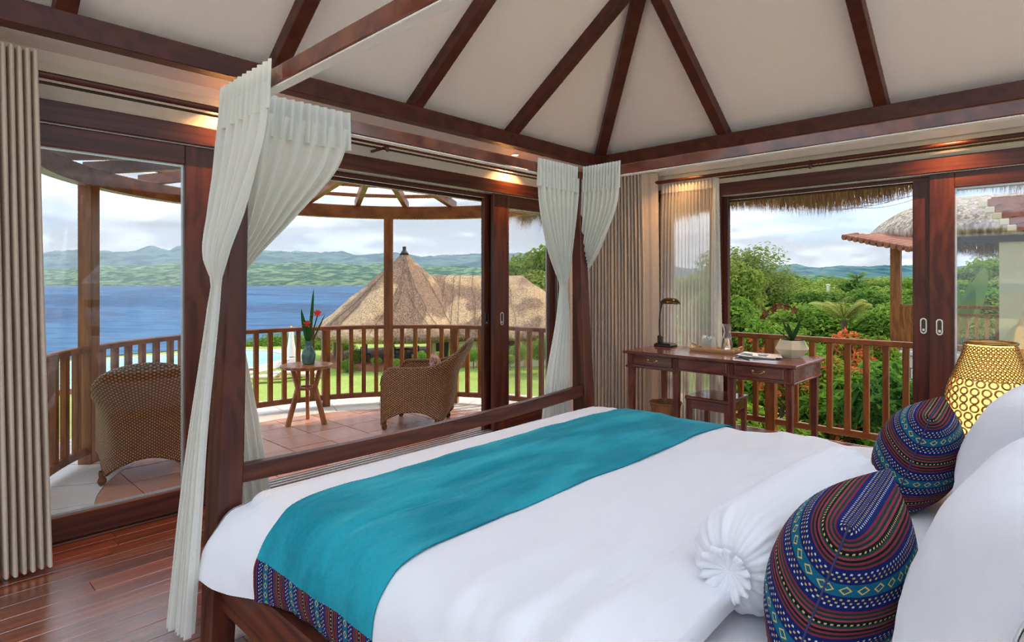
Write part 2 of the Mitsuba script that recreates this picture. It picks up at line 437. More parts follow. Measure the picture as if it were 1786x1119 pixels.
RD = .105                             # rafter depth
def rafter(p, q, w=.088):
    p, q = np.array(p, float), np.array(q, float)
    n = np.array([-(q - p)[0], -(q - p)[1], 0.0]); d = (q - p) / np.linalg.norm(q - p)
    up = np.cross(np.cross(d, [0, 0, 1]), d); up /= np.linalg.norm(up)
    return bar(p + up * RD / 2, q + up * RD / 2, w, RD, (0, 0, 1), .004)
HW = (ZCUT - EZ) / TAN
def rz_(run): return EZ + run * TAN
for X in (-.48, .57, 1.62, 2.67, 3.72):
    run = min(EX - X, HW)
    part(ceil, 'rafter', rafter((X, EY + .06, rz_(-.06)), (X, EY - run, rz_(run))), 'mat_rafter')
for Y in (2.22, 1.02, -.16, -1.2):
    run = min(EY - Y, HW)
    part(ceil, 'rafter', rafter((EX + .06, Y, rz_(-.06)), (EX - run, Y, rz_(run))), 'mat_rafter')
part(ceil, 'hip_rafter', rafter((EX + .03, EY + .03, rz_(-.03)), (EX - HW, EY - HW, rz_(HW)), .10), 'mat_rafter')

# downlights in the soffit
for i, (x, y, pw) in enumerate(((1.45, 3.74, .45), (3.97, 3.74, .40), (5.20, 2.72, .25), (5.20, .66, .5))):
    k = thing('downlight', ('small round ceiling downlight above the sea doors, left one behind the bed curtain', 'small glowing round ceiling downlight above the sea doors near the far bed post',
                            'small round ceiling downlight over the sheer curtain by the desk', 'small round ceiling downlight over the right hand glass door')[i], 'ceiling light', 'downlights in the ceiling strip')
    part(k, 'ring', lathe([(.028, 2.573), (.045, 2.571), (.048, 2.566), (.034, 2.564), (.028, 2.569)], 20, (x, y, 0)), 'mat_alu', True)
    key = part(k, 'lens', lathe([(.0005, 2.5685), (.029, 2.5685)], 16, (x, y, 0)), 'mat_white_paint', label='warm glowing lens')
    scene[key]['emitter'] = {'type': 'area', 'radiance': C(6, 3.4, 1.4)}
    scene[num('light_spot')] = {'type': 'spot', 'to_world': T().look_at(origin=(x, y, 2.55), target=(x, y, 0), up=(1, 0, 0)), 'intensity': C(1.6 * pw, .8 * pw, .28 * pw), 'cutoff_angle': 58, 'beam_width': 16}

# ---------------------------------------------------------------- door frames and glass doors
t1 = tag(part(None, 'trim_1', box(-.32, WY - .045, HZ0 + .035, 4.93, WY + .07, HZ1, .005), 'mat_wood_x'), 'red brown wooden head frame over the doors to the balcony', kind='structure')
part(t1, 'head_groove', cat([box(-.32, WY + .07, HZ0 - .005, 4.93, WY + .115, HZ1, .003), box(-.32, WY + .12, HZ0 - .03, 4.93, WY + .18, HZ1, .003)]), 'mat_wood_x')
part(t1, 'track', cat([box(-.3, WY - .02, HZ0 + .030, 4.9, WY + .06, HZ0 + .036), box(1.386, WY + .072, HZ0 - .009, 3.8, WY + .080, HZ0 - .003), box(1.386, WY + .125, HZ0 - .034, 3.8, WY + .134, HZ0 - .028)]), 'mat_alu')
part(t1, 'jamb', box(4.85, WY - .045, 0, 4.93, WY + .18, HZ0 + .04, .004), 'mat_wood_z')
part(t1, 'sill', box(-.32, WY - .02, -.04, 4.93, WY + .18, .012, .003), 'mat_wood_x')
part(t1, 'floor_track', cat([box(-.3, WY + a, .010, 4.9, WY + a + .012, .020) for a in (.02, .07, .12)]), 'mat_alu')

t2 = tag(part(None, 'trim_2', box(WX - .045, -.80, HZ0 + .035, WX + .07, 3.08, HZ1, .005), 'mat_wood_y'), 'red brown wooden head frame over the doors behind the desk', kind='structure')
part(t2, 'head_groove', cat([box(WX + .07, -.80, HZ0 + .0, WX + .115, 2.50, HZ1, .003), box(WX + .12, -.8, HZ0 - .012, WX + .18, 2.50, HZ1, .003)]), 'mat_wood_y')
part(t2, 'track', cat([box(WX + .072, .9, HZ0 - .004, WX + .080, 2.4, HZ0 + .003), box(WX - .02, -.78, HZ0 + .03, WX + .06, 2.45, HZ0 + .036)]), 'mat_alu')
jb = part(t2, 'jamb', box(WX - .045, 2.42, 0, WX + .18, 2.50, HZ0 + .04, .004), 'mat_wood_z')
part(jb, 'stop', box(WX + .02, 2.375, 0, WX + .06, 2.42, HZ0 + .02, .004), 'mat_wood_z')
part(t2, 'jamb', box(WX - .02, 3.02, 0, WX + .18, 3.08, HZ0 + .04, .004), 'mat_wood_z')
part(t2, 'sill', box(WX - .02, -.80, -.04, WX + .18, 3.08, .012, .003), 'mat_wood_y')

def door(idx, label, axis, a0, a1, at, st, z1=HZ0 + .03, top=.115, bot=.15, th=.042, glass_at=0.0, pull=None):
    """A sliding door panel: axis 0 lies along x at y = at, axis 1 along y at x = at; st = widths of the two stiles."""
    def B(u0, z0, u1, z1_, d0=-th / 2, d1=th / 2, b=.004):
        return box(u0, at + d0, z0, u1, at + d1, z1_, b) if axis == 0 else box(at + d0, u0, z0, at + d1, u1, z1_, b)
    k = tag(part(None, f'door_{idx}', B(a0, .02, a0 + st[0], z1), 'mat_wood_z', label=None), label, kind='structure')
    part(k, 'stile', B(a1 - st[1], .02, a1, z1), 'mat_wood_z')
    part(k, 'top_rail', B(a0 + st[0], z1 - top, a1 - st[1], z1), 'mat_wood_x' if axis == 0 else 'mat_wood_y')
    part(k, 'bottom_rail', B(a0 + st[0], .02, a1 - st[1], bot), 'mat_wood_x' if axis == 0 else 'mat_wood_y')
    g0, g1, gz0, gz1 = a0 + st[0], a1 - st[1], bot, z1 - top
    e = .012
    part(k, 'glazing_bead', cat([B(g0, gz0, g1, gz0 + e, .010, .018, 0), B(g0, gz1 - e, g1, gz1, .010, .018, 0), B(g0, gz0, g0 + e, gz1, .010, .018, 0), B(g1 - e, gz0, g1, gz1, .010, .018, 0)]), 'mat_alu')
    pv = np.array([[g0 - .005, gz0 - .005], [g1 + .005, gz0 - .005], [g1 + .005, gz1 + .005], [g0 - .005, gz1 + .005]])
    pv = np.stack([pv[:, 0], pv[:, 0] * 0 + at, pv[:, 1]], 1) if axis == 0 else np.stack([pv[:, 0] * 0 + at, pv[:, 0], pv[:, 1]], 1)
    part(k, 'pane', (pv, np.array([[0, 1, 2], [0, 2, 3]])), 'mat_glass', label='clear glass pane')
    if pull is not None:
        u, side = pull
        w, hh, zc = .022, .062, 1.05
        s = [(u - w + .022 * 0, 0)]
        an = np.linspace(0, PI, 9)
        ov = np.vstack([np.stack([u + w * np.cos(an), zc + hh - w + w * np.sin(an)], 1), np.stack([u - w * np.cos(an), zc - hh + w - w * np.sin(an)], 1)])
        inn = (ov - [u, zc]) * [.62, .84] + [u, zc]
        d0 = at + side * (th / 2); d1 = d0 + side * .004; d2 = d0 - side * .002
        put = (lambda q, d: np.stack([q[:, 0], q[:, 0] * 0 + d, q[:, 1]], 1)) if axis == 0 else (lambda q, d: np.stack([q[:, 0] * 0 + d, q[:, 0], q[:, 1]], 1))
        n = len(ov); i = np.arange(n); j = (i + 1) % n
        rv = np.vstack([put(ov, d0), put(ov, d1), put(inn, d1), put(inn, d2 + side * .003)])
        rf = np.vstack([np.vstack([np.stack([i + o * n, j + o * n, j + (o + 1) * n], 1), np.stack([i + o * n, j + (o + 1) * n, i + (o + 1) * n], 1)]) for o in range(3)])
        h = part(k, 'flush_pull', (rv, rf), 'mat_steel', label='oval steel flush pull')
        part(h, 'cup', (np.vstack([put(inn, d2 + side * .003), put(np.array([[u, zc]]), d2 + side * .003)]), np.stack([i, j, i * 0 + n], 1)), 'mat_bronze')
        part(h, 'latch', (lambda q: (q if axis == 0 else (q[0], q[1])))(box(u - .009, d2 - .002, zc - .042, u + .009, d2 + side * .006, zc - .022, .002) if axis == 0 else box(d2 - .002, u - .009, zc - .042, d2 + side * .006, u + .009, zc - .022, .002)), 'mat_steel')
    return k

door(1, 'wide fixed glass door panel beside the left curtain, with balcony chair seen through it', 0, -.30, 1.386, WY + .01, (.18, .18))
door(2, 'glass sliding door panel next to the far bed post, with oval steel pull', 0, 3.81, 4.86, WY + .01, (.205, .07), pull=(3.915, -1))
door(3, 'outer glass sliding door panel pushed behind the one near the far bed post', 0, 3.765, 4.80, WY + .092, (.17, .1), pull=(3.80, -1))
door(4, 'glass sliding door panel at the right edge, right of the two oval pulls', 1, -.72, .79, WX + .01, (.14, .155), pull=(.725, -1))
door(5, 'outer glass sliding door panel behind the right one, its stile beside the open gap', 1, -.60, .91, WX + .092, (.1, .20), pull=(.838, -1))

door(6, 'narrow fixed glass panel behind the sheer curtain and desk lamp', 1, 2.505, 3.015, WX + .03, (.05, .05))
# ---------------------------------------------------------------- curtain rods
def rod(label, p, q, ends, brackets, axis):
    k = thing('curtain_rod', label, 'curtain rod')
    part(k, 'pole', tube([p, q], .018, 12), 'mat_wood_x' if axis == 0 else 'mat_wood_y', 40)
    off = np.array([0, .06, -.022]) if axis == 0 else np.array([.06, 0, -.022])
    part(k, 'sheer_track', tube([np.array(p) + off, np.array(q) + off], .008, 8), 'mat_bronze', 40, label='thin dark second track')
    for e in ends:
        m = lathe([(.001, -.03), (.02, -.024), (.028, -.005), (.02, .014), (.013, .02), (.018, .03), (.001, .034)], 16)
        m = move(m, e, rx=PI / 2) if axis == 1 else move(m, e, ry=PI / 2)
        part(k, 'finial', m, 'mat_wood_z', True)
    for b_ in brackets:
        b_ = np.array(b_); wall = b_ + (np.array([0, .21, .0]) if axis == 0 else np.array([.09, 0, 0]))
        part(k, 'bracket', cat([bar(b_ + [0, 0, -.02], wall + [0, 0, -.02], .016, .02), tube([b_ + [-.012 * (axis == 0), -.012 * (axis == 1), 0], b_ + [.012 * (axis == 0), .012 * (axis == 1), 0]], .021, 12), tube([b_ + [0, 0, -.02], b_ + [0, 0, -.05]], .012, 10)]), 'mat_wood_z', 30)
RZ = 2.405
rod('dark wooden curtain rod above the doors to the balcony', (-.25, 3.66, RZ), (4.98, 3.66, RZ), [(-.28, 3.66, RZ)], [(2.51, 3.66, RZ), (.1, 3.66, RZ)], 0)
rod('dark wooden curtain rod with round finial above the doors behind the desk', (5.36, 3.05, RZ), (5.36, -.75, RZ), [(5.36, 3.07, RZ)], [(5.36, 1.61, RZ), (5.36, -.4, RZ)], 1)

# ---------------------------------------------------------------- curtains at the walls
def hanging(levels, nf, nu, nv, ease=True, phase=0.0, jit=0.15, seed=0, wide=0.0):
    """A hanging cloth: levels = (z, (x0, y0), (x1, y1), fold depth) from top to bottom; nf folds across."""
    r = np.random.RandomState(seed)
    lv = sorted(levels, key=lambda l: -l[0])
    zs = np.array([l[0] for l in lv])
    V = np.linspace(0, 1, nv); z = zs[0] + (zs[-1] - zs[0]) * V
    U = np.linspace(0, 1, nu)
    def col(k):
        a = np.array([np.atleast_1d(np.asarray(l[k], float)) for l in lv])
        from scipy.interpolate import PchipInterpolator
        return np.stack([PchipInterpolator(-zs, a[:, i])(-z) for i in range(a.shape[1])], -1)
    A, B, D = col(1), col(2), col(3)[:, 0]
    ph = 2 * PI * nf * U + jit * np.cumsum(r.randn(nu)) / math.sqrt(nu) * 6 + phase
    w = np.sin(ph)
    w = np.sign(w) * np.abs(w) ** 0.8
    am = 0.75 + 0.5 * meshkit.noise(np.stack([U * nf * .7, U * 0, U * 0 + seed], -1), seed)
    P = np.zeros((nu, nv, 3))
    for j in range(nv):
        t = B[j] - A[j]; L = np.linalg.norm(t) + 1e-9; n = np.array([-t[1], t[0]]) / L
        wob = 0.12 * np.sin(2 * PI * (U * nf * .5 + z[j] * .9 + seed))
        P[:, j, :2] = A[j] + U[:, None] * t + (w * am + wob)[:, None] * D[j] * n
        P[:, j, 2] = z[j]
    return P

def cloth(P, uvs=1.0):
    nu, nv, _ = P.shape
    return P.reshape(-1, 3), gridf(nu, nv)

c1 = solo('curtain', shell(hanging([(2.49, (-.18, 3.60), (.475, 3.60), .030), (1.3, (-.18, 3.60), (.50, 3.60), .036), (.02, (-.18, 3.60), (.53, 3.59), .040)], 22, 300, 14, seed=1, jit=.06), .004), 'mat_curtain',
          'floor length beige pleated curtain at the left edge of the photo', 'curtain', smooth=True)
c2 = solo('curtain', shell(hanging([(2.50, (5.13, 3.80), (5.27, 3.17), .028), (1.3, (5.13, 3.80), (5.26, 3.14), .034), (.02, (5.13, 3.80), (5.24, 3.12), .038)], 18, 260, 14, seed=2, jit=.06), .004), 'mat_curtain',
          'floor length beige pleated curtain in the corner left of the desk lamp', 'curtain', smooth=True)
part(c2, 'leading_fold', shell(hanging([(2.50, (5.24, 3.19), (5.37, 3.06), .010), (1.3, (5.24, 3.17), (5.36, 3.04), .012), (.02, (5.22, 3.16), (5.36, 3.03), .014)], 1, 24, 14, seed=3), .004), 'mat_curtain', True)
c3 = solo('curtain', shell(hanging([(2.49, (4.72, 3.70), (5.10, 3.76), .028), (.02, (4.72, 3.70), (5.10, 3.76), .036)], 9, 150, 10, seed=4, jit=.06), .004), 'mat_curtain',
          'beige pleated curtain gathered in the corner behind the far bed post', 'curtain', smooth=True)
sh = solo('sheer_curtain', cloth(hanging([(2.38, (5.395, 3.03), (5.395, 2.46), .012), (2.1, (5.37, 3.03), (5.37, 2.44), .020), (.03, (5.36, 3.04), (5.35, 2.43), .030)], 16, 260, 16, seed=5, jit=.1)), 'mat_sheer',
          'translucent white sheer curtain behind the desk lamp', 'curtain', smooth=True)
part(sh, 'heading', shell(hanging([(2.385, (5.385, 3.03), (5.385, 2.46), .012), (2.29, (5.38, 3.03), (5.38, 2.45), .016)], 16, 200, 4, seed=5, jit=.1), .002), 'mat_sheer', True, label='pleated heading tape')
part(sh, 'leading_edge', shell(hanging([(2.38, (5.375, 2.47), (5.395, 2.425), .004), (1.6, (5.33, 2.47), (5.37, 2.40), .008), (.03, (5.32, 2.47), (5.36, 2.36), .010)], 2, 24, 12, seed=6), .003), 'mat_muslin', True)

# ---------------------------------------------------------------- the four-poster bed
BX0, BX1, BY1 = .90, 3.16, 2.34
CZ0, CZ1 = 2.055, 2.115
bed = thing('four_poster_bed', 'dark wooden four poster bed with open canopy frame in the middle of the room', 'bed')
def post(top, bot, zt=2.10):
    tx, ty = top; bx_, by_ = bot
    prof = [(0, .046), (.35, .050), (.70, .050), (1.2, .041), (1.7, .033), (zt, .029)]
    ms = []
    ring = []
    for z, w in prof:
        t = z / zt; s = 1 - t
        s = s ** 1.2
        cx_, cy_ = tx + (bx_ - tx) * s, ty + (by_ - ty) * s
        for sx, sy in ((-1, -.85), (-.85, -1), (.85, -1), (1, -.85), (1, .85), (.85, 1), (-.85, 1), (-1, .85)):
            ring.append([cx_ + sx * w, cy_ + sy * w * 1.1, z])
    n = 8; m = len(prof)
    f = gridf(m, n, False, True)[:, ::-1]
    k = np.arange(1, n - 1)
    f = np.vstack([f, np.stack([k * 0, k + 1, k], 1), np.stack([k * 0, k, k + 1], 1) + (m - 1) * n])
    return np.array(ring), f
for lab, tp, bt in (('near', (.935, 2.37), (.845, 2.35)), ('far', (3.125, 2.37), (3.20, 2.36)), ('head', (.935, -.17), (.845, -.17)), ('head2', (3.125, -.17), (3.20, -.17))):
    k = part(bed, 'post', post(tp, bt), 'mat_wood_z')
    if lab != 'near':
        part(k, 'cap', lathe([(.022, 2.02), (.036, 2.00), (.040, 2.02), (.028, 2.06), (.02, 2.115)], 8, (tp[0], tp[1], .0)), 'mat_wood_z')
part(bed, 'canopy_rail', box(.89, -.2, CZ0, .935, 2.40, CZ1, .004), 'mat_wood_gloss')
part(bed, 'canopy_rail', box(3.10, -.2, CZ0, 3.15, 2.40, CZ1, .004), 'mat_wood_gloss')
part(bed, 'canopy_rail', box(.935, 2.345, CZ0, 3.10, 2.39, CZ1, .004), 'mat_wood_gloss')
part(bed, 'canopy_rail', box(.935, -.19, CZ0, 3.10, -.145, CZ1, .004), 'mat_wood_x')
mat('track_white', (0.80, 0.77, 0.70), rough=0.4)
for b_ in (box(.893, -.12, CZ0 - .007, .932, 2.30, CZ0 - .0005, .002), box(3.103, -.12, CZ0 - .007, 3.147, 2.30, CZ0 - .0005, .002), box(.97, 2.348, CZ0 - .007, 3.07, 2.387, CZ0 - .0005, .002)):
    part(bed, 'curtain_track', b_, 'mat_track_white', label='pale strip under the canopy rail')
# foot rail, a little lower in the middle
xs = np.linspace(.86, 3.19, 25)
sag = .655 + .03 * ((xs - 1.95) / 1.2) ** 2 + .012 * (xs - .9)
ring = np.stack([np.stack([xs, xs * 0 + yy, sag + dz], 1) for yy, dz in ((2.325, -.068), (2.325, -.004), (2.329, 0), (2.366, 0), (2.37, -.004), (2.37, -.068))], 1)
part(bed, 'foot_rail', (ring.reshape(-1, 3), gridf(25, 6, False, True)), 'mat_wood_x', 30)
part(bed, 'side_rail', box(.84, -.15, .16, .885, 2.33, .33, .006), 'mat_wood_y')
part(bed, 'side_rail', box(3.165, -.15, .16, 3.21, 2.33, .33, .006), 'mat_wood_y')
part(bed, 'foot_board', box(.86, 2.33, .16, 3.19, 2.365, .36, .006), 'mat_wood_x')
part(bed, 'headboard', box(.9, -.20, .25, 3.15, -.155, 1.20, .01), 'mat_wood_x')

def rbox(x0, y0, z0, x1, y1, z1, r):
    p = [(x0 + r, y0 + r), (x1 - r, y0 + r), (x1 - r, y1 - r), (x0 + r, y1 - r)]
    pts = []
    for cx_, cy_ in p:
        for zc in (z0 + r, z1 - r):
            v, _ = tri(trimesh.creation.icosphere(2, r)); pts.append(v + [cx_, cy_, zc])
    return hull(np.vstack(pts))
solo('mattress', rbox(.915, -.12, .22, 3.135, 2.27, .595, .06), 'mat_sheet', 'thick mattress in a pale grey white sheet on the four poster bed', 'mattress', smooth=40)

# ---- duvet: one cross-section from the near hem over the bed to the far hem, repeated along y
def section(drop_near, drop_far, flare):
    pts = np.array([(.905 - flare, drop_near), (.885 - flare * .75, drop_near + .09), (.880 - flare * .3, .50), (.905, .565), (.95, .605), (1.04, .622), (1.3, .628), (2.0, .632), (2.8, .628), (3.02, .620), (3.11, .598), (3.155, .555), (3.18, .49), (3.185 + flare * .3, .42), (3.19 + flare * .5, drop_far)])
    s = np.concatenate([[0], np.cumsum(np.linalg.norm(np.diff(pts, axis=0), axis=1))])
    return pts, s
from scipy.interpolate import PchipInterpolator
def bed_surface(y, S, lift=0.0):
    """Points of the duvet at y for arc lengths S measured from x = 2.0 towards the far side."""
    out = np.zeros((len(y), len(S), 3))
    for i, yy in enumerate(y):
        e = float(smooth01((yy - 1.55) / .7))
        pts, s = section(.36 - .05 * e, .33, .02 + .125 * e ** 1.5)
        s0 = s[7]
        fx, fz = PchipInterpolator(s - s0, pts[:, 0]), PchipInterpolator(s - s0, pts[:, 1])
        ss = np.clip(S, (s - s0)[0], (s - s0)[-1])
        out[i, :, 0], out[i, :, 1], out[i, :, 2] = fx(ss), yy, fz(ss)
        n = np.stack([-fz.derivative()(ss), fx.derivative()(ss)], -1); n /= np.linalg.norm(n, axis=1, keepdims=True) + 1e-9
        x = out[i, :, 0]
        top = smooth01((out[i, :, 2] - .52) / .1)
        wr = meshkit.fbm(np.stack([x * .7 + yy * .35, x * 0 + yy * 5.5, x * 0 + 1], -1), 3, 4) - .5
        wr2 = meshkit.fbm(np.stack([x * 2.2, x * 0 + yy * 3.0, out[i, :, 2] * 3], -1), 4, 8) - .5
        hd = float(smooth01((1.35 - yy) / .6))
        cre = (1 - np.abs(2 * meshkit.fbm(np.stack([x * .9 - yy * .5, x * 0 + yy * 4.2, x * 0 + 7], -1), 3, 11) - 1)) ** 6
        d = top * (.022 * (.25 + hd) * cre + wr * (.020 + .085 * hd) + wr2 * .024) + (1 - top) * (wr2 * .045)
        foot = float(smooth01((yy - 2.05) / .22)); puff = .022 * math.exp(-((yy - .70) / .10) ** 2)
        out[i, :, 0] += n[:, 0] * (d + lift); out[i, :, 2] += n[:, 1] * (d + lift) + top * (puff - .055 * foot ** 2)
    return out
S = np.linspace(-1.75, 1.75, 150)
Y = np.linspace(.56, 2.285, 110)
P = bed_surface(Y, S)
# hems tucked under at the head end and the foot end
head = P[0].copy(); head[:, 2] = np.minimum(head[:, 2], np.maximum(head[:, 2] - .035, .30)); head[:, 1] -= .012
under = P[0].copy(); under[:, 2] -= .045; under[:, 1] += .03
foot = P[-1].copy(); foot[:, 2] -= .12 * smooth01((foot[:, 2] - .40) / .15); foot[:, 1] += .012
P = np.concatenate([under[None], head[None], P, foot[None]], 0)
solo('duvet', shell(P[:, ::-1], .008), 'mat_linen', 'white duvet spread over the bed with softly rumpled folds', 'duvet', smooth=True)

# ---- runner
def runner(s0, s1, mat_, n):
    y = np.linspace(1.325, 1.965, 44)
    Sr = np.linspace(s0, s1, n)
    P = bed_surface(y, Sr, .006)
    nz = (meshkit.fbm(np.stack(list(np.meshgrid(y * 9, Sr * 3.0, indexing='ij')) + [np.zeros((44, n))], -1), 3, 2) - .5) * .022
    P[:, :, 2] += np.abs(nz)
    v, f = shell(P[:, ::-1], .004)
    uv = np.stack(np.meshgrid(y, Sr[::-1], indexing='ij'), -1).reshape(-1, 2)
    return v, f, np.vstack([uv, uv])
v, f, uv = runner(-1.235, 1.24, 'mat_teal', 120)
ru = thing('bed_runner', 'turquoise bed runner with patterned woven ends laid across the foot of the bed', 'bed runner')
part(ru, 'center_cloth', (v, f), 'mat_teal', True, uv=uv)
v, f, uv = runner(-1.62, -1.2345, 'mat_textile', 40)
part(ru, 'end_panel', (v, f), 'mat_textile', True, uv=uv, label='dark blue and maroon woven stripe end')
v, f, uv = runner(1.24, 1.50, 'mat_textile', 30)
part(ru, 'end_panel', (v, f), 'mat_textile', True, uv=uv, label='dark blue and maroon woven stripe end')

# ---- bolster, pillows, cushions
def bolster(L, r):
    n = 160
    a = np.arange(n) * 2 * PI / n
    e = np.concatenate([np.linspace(0, .022, 8), np.linspace(.026, .13, 24), np.linspace(.16, L / 2, 16)])
    prof = []
    for q in e:                                   # q: distance in from the end; the end cap is a rounded dome with a small gathered mouth
        t = np.clip(q / .095, 0, 1)
        prof.append(.030 + (r - .030) * math.sqrt(max(0.0, 1 - (1 - t) ** 2)))
    V = []
    for q, rad in list(zip(e, prof)) + list(zip(e[::-1][1:], prof[::-1][1:])):
        side = -1 if len(V) < len(e) else 1
        g = math.exp(-(max(q - .01, 0) / .07))      # gathers fade towards the middle
        pl = 1 + .055 * g * np.sin(15 * a + 1.2 * np.sin(2 * a + side)) + .03 * g * np.sin(31 * a + 2 * np.sin(3 * a))
        V.append(np.stack([a * 0 + side * (L / 2 - q), rad * pl * np.cos(a), rad * pl * np.sin(a)], -1))
    V = np.array(V)
    V += .010 * (meshkit.fbm(V * [3, 9, 9], 3, 3) - .5)[..., None] * V * [0, 8, 8]
    return V.reshape(-1, 3), gridf(len(V), n, False, True)[:, ::-1]
v, f = bolster(.90, .122)
BP, BR = (1.765, .555, .722), -.03
bo = thing('bolster', 'round white bolster pillow with gathered ends lying across the bed', 'pillow')
part(bo, 'body', move((v, f), BP, rz=BR), 'mat_linen', True)
for sx in (-1, 1):
    a = np.arange(120) * 2 * PI / 120
    w = np.sin(12 * a + 1.5 * np.sin(2 * a)) + .5 * np.sin(25 * a + np.sin(3 * a))
    rings = []
    for k, (rad, xo, am) in enumerate(((.0004, .0, 0), (.016, .001, .3), (.028, .006, .6), (.040, .016, 1), (.050, .022, 1.3), (.056, .018, 1.6))):
        rings.append(np.stack([sx * (.448 + xo + .0045 * w * am), rad * (1 + .07 * w * am) * np.cos(a), rad * (1 + .07 * w * am) * np.sin(a)], -1))
    R = np.array(rings); R = np.concatenate([R, R[:, :1]], 1)
    part(bo, 'ruffle', move(shell(R, .003), BP, rz=BR), 'mat_linen', True, label='gathered ruffle end')

def pillow(w, h, th, n=46, flange=.0, pinch=.07, pw=2.6, seed=0, wr=.006, phase=1.079):
    a = np.sin(np.linspace(-PI / 2, PI / 2, n))
    A, B = np.meshgrid(a, a, indexing='ij')
    x = w / 2 * A * (1 - pinch * (1 - B ** 2) * np.abs(A)); z = h / 2 * B * (1 - pinch * (1 - A ** 2) * np.abs(B))
    t = th / 2 * np.clip((1 - np.abs(A) ** pw) * (1 - np.abs(B) ** pw), 0, 1) ** .55
    nz = (meshkit.fbm(np.stack([x * 5 + z * 3, z * 4, x * 0 + seed], -1), 4, seed) - .5) * 2 * wr * np.clip(t / .03, 0, 1)
    F, K = np.stack([x, t + nz, z], -1), np.stack([x, -t + nz, z], -1)
    ms = [(F.reshape(-1, 3), gridf(n, n)), (K.reshape(-1, 3), gridf(n, n)[:, ::-1])]
    da = np.hypot(np.diff(z, axis=1), np.diff(t, axis=1)); arc = np.concatenate([np.zeros((n, 1)), np.cumsum(da[:, ::-1], 1)], 1)[:, ::-1]
    db = np.hypot(np.diff(x, axis=0), np.diff(t, axis=0)); arb = np.concatenate([np.zeros((1, n)), np.cumsum(db, 0)], 0)
    uv = np.stack([phase - arc, arb + 1.0], -1).reshape(-1, 2)
    uvs = [uv, uv]
    return cat(ms), np.vstack(uvs)
def flange_of(w, h, wd, pinch=.07, n=30):
    a = np.linspace(-1, 1, n); per = []
    for u in a[:-1]: per.append((u, -1))
    for u in a[:-1]: per.append((1, u))
    for u in a[::-1][:-1]: per.append((u, 1))
    for u in a[::-1][:-1]: per.append((-1, u))
    per = np.array(per); A, B = per[:, 0], per[:, 1]
    x = w / 2 * A * (1 - pinch * (1 - B ** 2) * np.abs(A)); z = h / 2 * B * (1 - pinch * (1 - A ** 2) * np.abs(B))
    i = np.stack([x * .985, x * 0, z * .985], -1); k = np.arange(len(per))
    o = np.stack([x + wd * np.sign(A) * (np.abs(A) > .98) + wd * A * (np.abs(A) <= .98) * 0, .007 * np.sin(k * .55), z + wd * np.sign(B) * (np.abs(B) > .98)], -1)
    m = np.stack([np.vstack([i, i[:1]]), np.vstack([o, o[:1]])], 0)
    return shell(m, .005)

def put_pillow(name, lab, cat_, group, pos, size, tilt, yaw, m, mm, flange=0.0, seed=0, pw=2.6, pinch=.07, wr=.016, roll=0.0):
    me, uv = pillow(size[0], size[1], size[2], 46, pinch=pinch, pw=pw, seed=seed, wr=wr, phase=1.5 + (.088 if seed == 11 else .048))
    k = thing(name, lab, cat_, group)
    def place(q):
        q = move(q, ry=roll) if roll else q
        return move(move(q, (0, 0, size[1] / 2), rx=0), pos, rz=yaw, rx=tilt) if False else move(move(q, (0, 0, size[1] / 2)), pos, rx=tilt, rz=yaw)
    part(k, 'cover', place(me), m, True, uv=uv)
    if flange: part(k, 'flange', place(flange_of(size[0], size[1], flange, pinch)), m, True, label='flat flange border')
    else:
        a = np.concatenate([np.linspace(-1, 1, 24)[:-1]]); per = [(u, -1) for u in a] + [(1, u) for u in a] + [(-u, 1) for u in a] + [(-1, -u) for u in a]
        per = np.array(per); A, B = per[:, 0], per[:, 1]
        x = size[0] / 2 * A * (1 - pinch * (1 - B ** 2) * np.abs(A)); z = size[1] / 2 * B * (1 - pinch * (1 - A ** 2) * np.abs(B))
        part(k, 'seam', place(tube(np.stack([x, x * 0, z], 1), .0022, 6, closed=True)), mm, True, label='seam along the edge')
    return k
put_pillow('pillow', 'large white pillow nearest the camera, leaning behind the nearer patterned cushion', 'pillow', 'white pillows at the head of the bed', (1.36, .165, .60), (.84, .52, .26), .34, .0, 'mat_linen', None, .045, 3)
put_pillow('pillow', 'large white pillow in front of the ring lamp, leaning behind the farther patterned cushion', 'pillow', 'white pillows at the head of the bed', (2.38, .20, .60), (.84, .50, .26), .34, .0, 'mat_linen', None, .045, 7)
mat('seam_blue', (0.03, 0.035, 0.12), rough=0.8)
put_pillow('cushion', 'nearer patterned blue and maroon woven cushion standing against the white pillow', 'cushion', 'woven cushions on the bed', (1.41, .425, .575), (.45, .385, .26), .32, .05, 'mat_textile', 'mat_seam_blue', 0, 11, pw=2.2, pinch=.06, wr=.004)
put_pillow('cushion', 'farther patterned blue and maroon woven cushion by the ring lamp', 'cushion', 'woven cushions on the bed', (2.51, .46, .59), (.45, .385, .26), .32, .05, 'mat_textile', 'mat_seam_blue', 0, 12, pw=2.2, pinch=.06, wr=.004)

